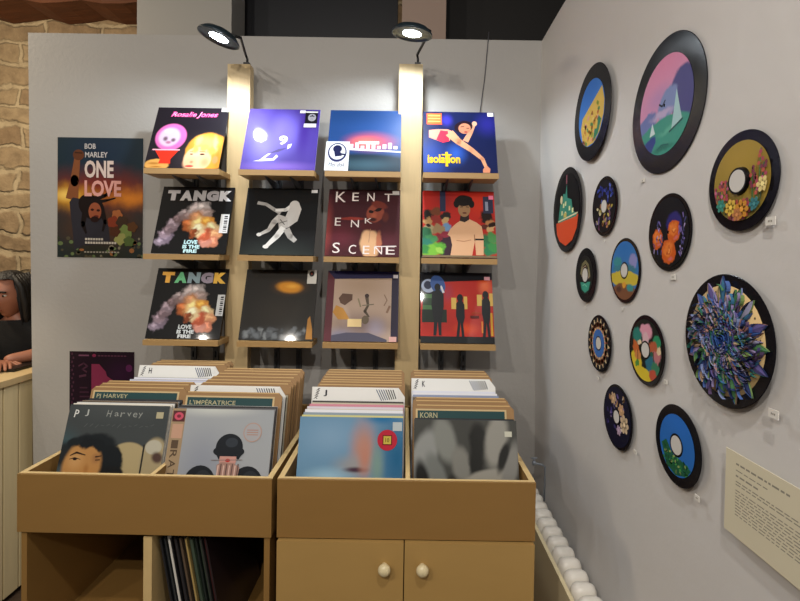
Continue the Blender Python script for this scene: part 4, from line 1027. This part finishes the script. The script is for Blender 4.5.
# quilled flower record
t, r = disc_root((684, 777, 274, 409), 'record covered by a large curled-paper flower in blue, green and violet')
MB().lathe([(.0036, 0), (r*.99, 0), (r, .0008), (r*.99, .0022), (.0036, .0022), (.0036, 0)], rings, 72, smooth=False).build('vinyl_disc', t)
MB().lathe([(.006, .0022), (.02, .0022), (.02, .0068)], mat('foam pad', (.6, .6, .58), .8), 20).build('mounting_pad', t)
mb = MB(); q = r*.83
mb.lathe([(.004, -.0008), (q, -.0008), (q, .0)], flat('c2a676', .7), 56)
rnd = random.Random(9)
for k in range(44):
    a_ = 2*PI*k/44; rr = q*.90
    mb.disc(rr*math.cos(a_), rr*math.sin(a_), .0022, .0022, -.0012, flat('5c5444', .6), 8)
mb.build('backing_disc', t)
QC = ['34508c', '4a64a0', '5a5288', '2f6a5c', '4a7a50', '6f8a54', '8a7ea8', '2c3a68', 'a88e78', '3c6c90', 'a87c74', '20284c', '7c8ab4', '1c1e30', '9a9ab8', '5c4a6c']
mb = MB()
def strip(pts, h, c, y0=-.001):
    vs = []; fs = []
    for (x, z) in pts: vs += [(x, y0, z), (x, y0-h, z)]
    for i in range(len(pts)-1): fs.append((2*i, 2*i+2, 2*i+3, 2*i+1))
    mb.add(vs, fs, flat(c, .6))
def blade(ang, r0, r1, w, c, h):
    cs, sn = math.cos(ang), math.sin(ang); L_ = []; R_ = []
    for i in range(9):
        s_ = i/8; rr = r0+(r1-r0)*s_; ww = w*math.sin(PI*min(1, s_*1.0))**.8*(1-.3*s_)
        L_.append((rr*cs-ww*sn, rr*sn+ww*cs)); R_.append((rr*cs+ww*sn, rr*sn-ww*cs))
    vs = []; n_ = 9
    for i, (p_, q_) in enumerate(zip(L_, R_)):
        y_ = -.001-h*math.sin(PI*i/8*.9); vs += [(p_[0], y_, p_[1]), ((p_[0]+q_[0])/2, y_-.002, (p_[1]+q_[1])/2), (q_[0], y_, q_[1])]
    fs = []
    for i in range(8): fs += [(3*i, 3*i+3, 3*i+4, 3*i+1), (3*i+1, 3*i+4, 3*i+5, 3*i+2)]
    mb.add(vs, fs, flat(c, .6)); strip(L_, h+.001, rnd.choice(QC)); strip(R_, h+.001, rnd.choice(QC))
for ring_, (n_, ra, rb, w_) in enumerate(((16, .50, 1.0, .085), (32, .50, .86, .032), (30, .42, .72, .034), (26, .30, .60, .034), (22, .22, .48, .034))):
    for k in range(n_):
        ang = 2*PI*(k+.5*(ring_ % 2)+rnd.uniform(-.15, .15))/n_
        blade(ang, r*ra, r*(rb+rnd.uniform(-.08, .02))*.96, r*w_, rnd.choice(QC), .002+.0010*ring_)
for k in range(110):
    a0_ = rnd.random()*2*PI; rr = r*(.10+rnd.random()*.38); pts = []
    for i in range(7): pts.append(((rr+.004*math.sin(i))*math.cos(a0_+i*.11), (rr+.004*math.sin(i))*math.sin(a0_+i*.11)))
    strip(pts, .006+rnd.random()*.003, rnd.choice(QC))
for k in range(170):
    a0_ = rnd.random()*2*PI; rr = r*(.34+rnd.random()*.42); x_0, z_0 = rr*math.cos(a0_), rr*math.sin(a0_); d0 = a0_+rnd.uniform(-.7, .7)
    pts = [(x_0+t_*.005*math.cos(d0+t_*.16), z_0+t_*.005*math.sin(d0+t_*.16)) for t_ in range(5)]
    strip(pts, .005+rnd.random()*.003, rnd.choice(QC), -.003)
for j in range(7):
    pts = []; rr0 = r*(.05+j*.045)
    for i in range(26): a_ = i*2*PI/25+j; pts.append(((rr0+.0018*math.sin(3*a_))*math.cos(a_), (rr0+.0018*math.sin(3*a_))*math.sin(a_)))
    strip(pts, .010-j*.0006, ['2c4684', '3c62a8', '1e2c5c', '48689c', '2f6a5c', '5a4a90', '28386c'][j])
mb.lathe([(.0005, -.004), (r*.16, -.0035), (r*.36, -.002), (r*.40, -.001)], flat('22305c', .6), 24)
mb.build('paper_flower', t)

# price cards and text panel
def wallcard(px, py, w, h, label, z_off=0):
    c = at(px, py, 0, XW-.004)
    w *= .72; h *= .72
    mb = MB(); mb.box((-w/2, -.0015, -h/2), (w/2, 0, h/2), flat('d6d3cc', .6))
    a = Art(mb, -w/2, w/2, -h/2, h/2, -.0015, rough=.6, coat=0)
    for i in range(3): a.rect(.28+i*.16, .38, .38+i*.16, .60, '7c7870'); a.n -= 1
    o = mb.build('price_card'); o.location = c; o.rotation_euler = (0, 0, R(-90))
    tag(o, label, 'price card', 'small white price cards')
for px, py, w, h, lb in [
    (771, 221, .030, .020, 'white price card to the lower right of the ochre flower-stalk record'), (673.5, 277, .026, .018, 'white price card below the orange roses record'),
    (643, 180.5, .022, .014, 'white price card below the pink-sky sailboat record'), (697.5, 498, .022, .016, 'white price card below the lowest record'),
    (774, 414, .030, .020, 'white price card below the curled-paper flower record'), (565, 258, .016, .012, 'tiny white price card below the castle record'),
    (604, 241, .014, .010, 'tiny white price card below the blue and yellow flower record'), (585.5, 307.5, .016, .010, 'tiny white price card below the teal record with an arch'),
    (622.5, 309, .016, .012, 'tiny white price card below the yellow field record'), (598, 378, .016, .010, 'tiny white price card below the beige petal ring record'),
    (666, 382, .018, .012, 'white price card to the lower right of the yellow path record'), (635.5, 452, .018, .014, 'white price card to the lower right of the dark blossom record')]:
    wallcard(px, py, w, h, lb)
A0 = at(727, 447, 0, XW-.004); B0 = at(728, 530, 0, XW-.004)
wd, ht = .40, A0.z-B0.z
mb = MB(); cream = mat('cream paper', (.82, .79, .69), .7, noise=.02, nscale=6)
mb.box((0, -.0015, 0), (wd, 0, ht), cream)
a = Art(mb, 0, wd, 0, ht, -.0015, rough=.7, coat=0)
ik = '8a867a'
rnd = random.Random(3)
def words(u0, u1, v, h):
    u = u0
    while u < u1-.01:
        w_ = .012+rnd.random()*.03; a.rect(u, v, min(u+w_, u1), v+h, ik); a.n -= 1; u += w_+.008
words(.07, .38, .86, .022); words(.07, .26, .79, .012); words(.07, .22, .72, .02)
for i in range(2): words(.07, .90, .655-i*.035, .013)
for i in range(9): words(.07, .90 if i < 8 else .6, .55-i*.036, .012)
a.n += 1
o = mb.build('text_panel'); o.location = (A0.x, A0.y, B0.z); o.rotation_euler = (0, 0, R(-90))
tag(o, 'cream sheet of small printed text low on the right wall', 'wall text')

# ------------------------------------------------------------------ radiator and pipe
t = empty('radiator', 'white column radiator with a cream board on its side, against the right wall', 'radiator', (.562, 1.4, 0))
RAD = mat('radiator enamel', (.88, .86, .82), .35)
mb = MB(); zt = at(607, 602, 0, .60).z; print('RAD', zt); hw, pt_ = .040, .062
def capsule(mb, x0, x1, y, r, z0, z1, m):
    # stadium-shaped column with domed top
    prof = [(0.0, -.0), (.10, .0)]
    rings_ = [(z0, .9), (z0+.02, 1), (z1-.045, 1), (z1-.022, .95), (z1-.008, .72), (z1-.001, .35), (z1, .05)]
    seg = 20; vs = []; fs = []
    for z, k in rings_:
        for i in range(seg):
            a_ = 2*PI*i/seg; c_ = math.cos(a_); s_ = math.sin(a_)
            vs.append(((x0+x1)/2+(hw)*k**.6*(abs(c_)**.7)*(1 if c_ > 0 else -1), y+r*k*s_, z))
    for j in range(len(rings_)-1):
        for i in range(seg):
            i2 = (i+1) % seg; fs.append((j*seg+i, j*seg+i2, (j+1)*seg+i2, (j+1)*seg+i))
    fs.append(tuple(range(seg-1, -1, -1))); fs.append(tuple((len(rings_)-1)*seg+i for i in range(seg)))
    mb.add(vs, fs, m, smooth=True)
capsule(mb, -hw, hw, 0, .029, .10, zt, RAD)
o0 = mb.build('column', t); o0.location = (0, -.52, 0)
for k in range(1, 20):
    o = o0.copy(); C.objects.link(o); o.parent = t; o.location = (0, -.52+k*pt_, 0)
mb = MB().tube([(0, -.56, .16), (0, .68, .16)], .016, RAD, 12).tube([(0, -.56, .50), (0, .68, .50)], .016, RAD, 12).build('header_pipe', t)
for yy in (-.45, .42): MB().tube([(0, yy, 0), (0, yy, .12)], .012, RAD, 10).build('foot', t)
MB().box((-hw-.020, -.58, .02), (-hw-.008, .68, zt-.014), mat('cream board', (.88, .82, .66), .5, noise=.03, nscale=5, stretch=(1, 4, .4))).build('side_board', t)['label'] = 'flat cream board'
a0 = at(534, 463, 1, 1.93); a1 = at(545, 465, 1, 1.95); a2 = at(545, 496, 1, 1.95)
GP = mat('grey pipe', (.55, .58, .62), .4, .4)
t = empty('heating_pipe', 'thin grey bent pipe with a small valve beside the right bin, above the radiator', 'pipe', a1)
MB().tube([a0-a1, Vector((-.01, 0, 0)), Vector((0, 0, -.008)), Vector((0, 0, .60-a1.z))], .004, GP, 10).build('pipe', t)
MB().ball((a0-a1)[:], (.009, .009, .011), GP).tube([a0-a1+Vector((0, 0, .006)), a0-a1+Vector((0, 0, .020))], .004, GP, 10).box((a0-a1+Vector((-.012, -.004, .018)))[:], (a0-a1+Vector((.012, .004, .022)))[:], GP).build('valve', t)

# ------------------------------------------------------------------ slatted counter, tablet, person
XC = -1.775; ZC = at(16, 377.5, 0, -1.775).z; print('ZC', ZC)
t = empty('counter', 'pale slatted wooden counter at the left edge, beside the white panel', 'counter', (XC, 2.0, 0))
MB().box((-.62, -.75, ZC-.03), (0, .46, ZC), PINE).build('worktop', t, .002)
MB().box((-.60, -.73, .04), (-.03, .44, ZC-.03), mat('counter core', (.16, .13, .10), .8)).build('body', t)
sl = mat('slat pine', (.86, .79, .62), .5, noise=.08, nscale=10, stretch=(5, 5, .5))
s0 = MB().box((-.028, 0, .03), (-.010, .078, ZC-.032), sl).build('slat', t, .002); s0.location = (0, -.745, 0)
for k in range(1, 14):
    o = s0.copy(); C.objects.link(o); o.parent = t; o.location = (0, -.745+k*.086, 0)
tb = at(14, 371, 2, ZC+.006)
o = MB().box((-.30, 0, 0), (0, .17, .014), mat('black plastic', (.04, .04, .045), .4)).build('tablet', None, .003); o.location = (tb.x, tb.y, ZC+.0005)
tag(o, 'flat black device lying on the slatted counter', 'device')

def skin_mesh(name, verts, edges, radii, m, parent=None, sub=2, root=0):
    me = bpy.data.meshes.new('s'); me.from_pydata(verts, edges, []); ob = bpy.data.objects.new('s', me); C.objects.link(ob)
    ob.modifiers.new('skin', 'SKIN'); 
    for i, r_ in enumerate(radii): me.skin_vertices[0].data[i].radius = r_ if isinstance(r_, tuple) else (r_, r_)
    me.skin_vertices[0].data[root].use_root = True
    sb = ob.modifiers.new('sub', 'SUBSURF'); sb.levels = sub; sb.render_levels = sub
    bpy.context.view_layer.update(); dg = bpy.context.evaluated_depsgraph_get()
    nm = bpy.data.meshes.new_from_object(ob.evaluated_get(dg)); bpy.data.objects.remove(ob)
    nm.materials.clear(); nm.materials.append(m)
    for p in nm.polygons: p.use_smooth = True
    o = bpy.data.objects.new(name, nm); C.objects.link(o)
    if parent: o.parent = parent
    return o
SK = mat('skin', (.60, .39, .30), .5, noise=.05, nscale=20)
SHIRT = mat('black cloth', (.035, .035, .04), .85, bump=.2, bscale=60)
HAIR = mat('dark hair', (.055, .038, .03), .6, noise=.5, nscale=60, stretch=(1, 1, .08), bump=.6, bscale=90)
px0, py0 = -2.10, 2.62
P = empty('person', 'person with long dark hair and black clothes leaning a bare forearm on the slatted counter', 'person', (px0, py0, ZC-1.066))
hc = Vector((0.0, -.09, 1.415))
V_ = [(0, .02, .82), (0, .02, .98), (0, 0, 1.12), (0, -.03, 1.225), (0, -.05, 1.29), (0, -.07, 1.34),      # pelvis .. neck
      (.15, -.03, 1.20), (.21, -.10, 1.12), (.17, -.17, 1.108), (.10, -.26, 1.10),                               # right-hand-side arm, forearm on the counter
      (-.16, -.03, 1.20), (-.25, -.10, 1.11), (-.05, -.24, 1.10), (.03, -.25, 1.10),                                # other arm, forearm along the counter
      (.09, .02, .78), (.10, 0, .44), (.10, .03, .08), (.10, -.12, .03), (-.09, .02, .78), (-.10, 0, .44), (-.10, .03, .08), (-.10, -.12, .03)]
E_ = [(0, 1), (1, 2), (2, 3), (3, 4), (4, 5), (3, 6), (6, 7), (7, 8), (8, 9), (3, 10), (10, 11), (11, 12), (12, 13), (0, 14), (14, 15), (15, 16), (16, 17), (0, 18), (18, 19), (19, 20), (20, 21)]
Rr = [(.14, .10), (.125, .09), (.14, .10), (.12, .09), .055, .05, .065, .042, .034, .026, .065, .045, .032, .026, .085, .055, .038, .035, .085, .055, .038, .035]
body = skin_mesh('body', V_, E_, Rr, SK, P)
# head shaped from a ball and joined to the same body mesh
mbh = MB(); seg, rg = 32, 24; vs = []; fs = []
for i in range(rg+1):
    a_ = PI*i/rg; z = math.cos(a_)
    for k in range(seg):
        th_ = 2*PI*k/seg; x = math.sin(a_)*math.cos(th_); y = math.sin(a_)*math.sin(th_)
        X, Y, Z = x*.076, y*.095, z*.118
        if z < -.1: f_ = 1+(z+.1)*.42; X *= f_; Y = Y*(1+(z+.1)*.25)-.008*(-z-.1)
        fx = math.exp(-(X/.016)**2)
        if y < 0:
            Y -= .024*fx*math.exp(-((Z+.022)/.017)**2)+.010*fx*math.exp(-((Z-.0)/.025)**2)      # nose
            Y += .010*math.exp(-((abs(X)-.032)/.014)**2)*math.exp(-((Z-.012)/.012)**2)                # sockets
            Y -= .006*math.exp(-((abs(X)-.03)/.02)**2)*math.exp(-((Z-.033)/.008)**2)
            Y -= .007*math.exp(-(X/.022)**2)*math.exp(-((Z+.060)/.010)**2)+.010*math.exp(-(X/.026)**2)*math.exp(-((Z+.098)/.014)**2)
        vs.append((X, Y, Z))
for i in range(rg):
    for k in range(seg):
        k2 = (k+1) % seg; fs.append((i*seg+k, (i+1)*seg+k, (i+1)*seg+k2, i*seg+k2))
HM = Matrix.Translation(hc) @ Matrix.Rotation(R(0), 4, 'Z') @ Matrix.Rotation(R(8), 4, 'X')
mbh.add(vs, fs, SK, smooth=True, M=HM)
mbh.ball((.079, .01, 0), (.010, .018, .028), SK, M=HM); mbh.ball((-.079, .01, 0), (.010, .018, .028), SK, M=HM)
EYEM = mat('eye', (.75, .72, .68), .2); DK = mat('eye dark', (.05, .03, .02), .2); LIP = mat('lips', (.52, .27, .23), .5)
for sx in (-1, 1):
    mbh.ball((sx*.032, -.078, .012), (.012, .009, .0055), EYEM, M=HM); mbh.ball((sx*.032, -.087, .012), (.0055, .003, .0055), DK, M=HM)
    mbh.tube([(sx*.016, -.094, .031), (sx*.032, -.096, .036), (sx*.050, -.086, .031)], .0042, HAIR, 8, M=HM)
mbh.tube([(-.022, -.092, -.061), (0, -.101, -.058), (.022, -.092, -.061)], [.003, .006, .003], LIP, 8, M=HM)
# stubble beard along the jaw
mbh.build('head_tmp')
ht_ = bpy.data.objects['head_tmp']
# merge head into the body mesh so the figure is one surface object
def merge(a, b_):
    mb = MB()
    for o in (a, b_):
        me = o.data; ms = list(me.materials)
        for k, mm in enumerate(ms):
            idx = [p for p in me.polygons if p.material_index == k]
            if not idx: continue
            mp_ = {}; vs = []; fs = []
            for p in idx:
                f = []
                for v in p.vertices:
                    if v not in mp_: mp_[v] = len(vs); vs.append(tuple(me.vertices[v].co))
                    f.append(mp_[v])
                fs.append(f)
            mb.add(vs, fs, mm, smooth=True)
    return mb
def hand(mb, M):
    """palm and five bent fingers, along local +x, palm down"""
    mb.ball((.042, 0, -.002), (.048, .038, .013), SK, M=M)
    for k, (y0, ln) in enumerate(((-.029, .070), (-.010, .080), (.010, .076), (.028, .060))):
        mb.tube([(.062, y0*.9, 0), (.082+ln*.15, y0, .006), (.082+ln*.55, y0*1.05, 0), (.082+ln*.85, y0*1.05, -.009), (.082+ln, y0*1.05, -.013)], [.0095, .009, .0082, .0072, .005], SK, 10, M=M)
    mb.tube([(.02, -.028, 0), (.040, -.046, -.002), (.062, -.056, -.004), (.083, -.058, -.008)], [.012, .0105, .009, .006], SK, 10, M=M)
mbb = merge(body, ht_)
hand(mbb, Matrix.Translation((.10, -.26, 1.092)) @ Matrix.Rotation(R(-50), 4, 'Z'))
hand(mbb, Matrix.Translation((.03, -.25, 1.088)) @ Matrix.Rotation(R(0), 4, 'Z') @ Matrix.Scale(.95, 4))
bpy.data.objects.remove(body); bpy.data.objects.remove(ht_)
mbb.build('body', P)
cl = [V_[i] for i in (0, 1, 2, 3, 4)]+[V_[6], V_[7], V_[8], V_[10], V_[11], tuple((Vector(V_[11])*.6+Vector(V_[12])*.4))]
skin_mesh('shirt', cl, [(0, 1), (1, 2), (2, 3), (3, 4), (3, 5), (5, 6), (6, 7), (3, 8), (8, 9), (9, 10)], [(.155, .115), (.142, .105), (.157, .118), (.14, .108), .066, .082, .058, .045, .082, .06, .048], SHIRT, P)
tr_ = [V_[0], V_[14], V_[15], (V_[16][0], V_[16][1], .12), V_[18], V_[19], (V_[20][0], V_[20][1], .12)]
skin_mesh('trousers', tr_, [(0, 1), (1, 2), (2, 3), (0, 4), (4, 5), (5, 6)], [(.15, .115), .10, .072, .058, .10, .072, .058], mat('dark denim', (.10, .11, .15), .85), P)
mb = MB()
# hair: cap and long locks either side
vs = []; fs = []; seg, rg = 40, 26
for i in range(rg+1):
    s_ = i/rg
    for k in range(seg):
        th_ = 2*PI*k/seg; fr = max(0, -math.sin(th_))          # 1 at the face
        lim = PI*.80 if fr < .55 else PI*(.36)
        if fr >= .35: lim = PI*(.80-(.56)*min(1, (fr-.35)/.25))
        a_ = lim*s_; w = 1+.03*math.sin(th_*9)
        long_ = max(0, s_-.6)/.4*(.16 if fr < .5 else 0)
        vs.append((.090*math.sin(a_)**.8*math.cos(th_)*w if a_ > 0 else 0, (.108*math.sin(a_)**.8*math.sin(th_)*w if a_ > 0 else 0)+.006, .132*math.cos(a_)-long_))
for i in range(rg):
    for k in range(seg):
        k2 = (k+1) % seg; fs.append((i*seg+k, (i+1)*seg+k, (i+1)*seg+k2, i*seg+k2))
mb.add(vs, fs, HAIR, smooth=True, M=HM)
for sx in (-1, 1):
    for j in range(6):
        y = -.03+j*.018
        mb.tube([(sx*.05, y, .11), (sx*.086, y, .05), (sx*.093, y+.004, -.03), (sx*(.090+.004*(j % 2)), y+.006, -.11), (sx*.082, y+.01, -.18)], [.012, .017, .018, .016, .006], HAIR, 10, M=HM)
mb.build('hair', P)

# ------------------------------------------------------------------ lights
def area(loc, target, size, power, c, shape='DISK'):
    l = bpy.data.lights.new('room light', 'AREA'); l.shape = shape; l.size = size; l.energy = power; l.color = c
    o = bpy.data.objects.new('room_light', l); C.objects.link(o); o.location = loc
    o.rotation_euler = (Vector(target)-Vector(loc)).to_track_quat('-Z', 'Y').to_euler(); return o
WARM = (1, .92, .82)
area((-1.3, -1.0, 3.0), (-1.0, 1.6, .9), .05, 19, WARM)
area((-.35, -1.35, 3.0), (-.2, 2.2, 1.0), .05, 21, WARM)
area((.15, -.1, 3.0), (.60, .8, 1.4), .06, 14, (1, .95, .90))
area((-2.3, -1.0, 3.0), (-1.5, 1.8, 1.0), .05, 9, WARM)
sp = bpy.data.lights.new('counter fill spot', 'SPOT'); sp.energy = 75; sp.color = (1, .88, .68); sp.spot_size = R(28); sp.spot_blend = .6; sp.shadow_soft_size = .04  # added spot that brightens the slatted counter
so = bpy.data.objects.new('room_light', sp); C.objects.link(so); so.location = (-1.1, .3, 3.0); so.rotation_euler = (Vector((-1.95, 2.0, .75))-so.location).to_track_quat('-Z', 'Y').to_euler()
area((-3.0, 1.9, 3.1), (-3.0, 3.7, 1.2), .2, 30, (1, .84, .60))
area((-2.5, 2.1, 3.1), (-2.1, 3.0, 1.0), .2, 10, (1, .82, .6))
w = bpy.data.worlds.new('world'); scn.world = w; w.use_nodes = True
bg = w.node_tree.nodes['Background']; bg.inputs[0].default_value = (1, .96, .92, 1); bg.inputs[1].default_value = .09
vs_ = scn.view_settings
vs_.view_transform = 'Standard'; vs_.look = 'None'; vs_.gamma = 1; vs_.use_curve_mapping = False; vs_.exposure = 0.3
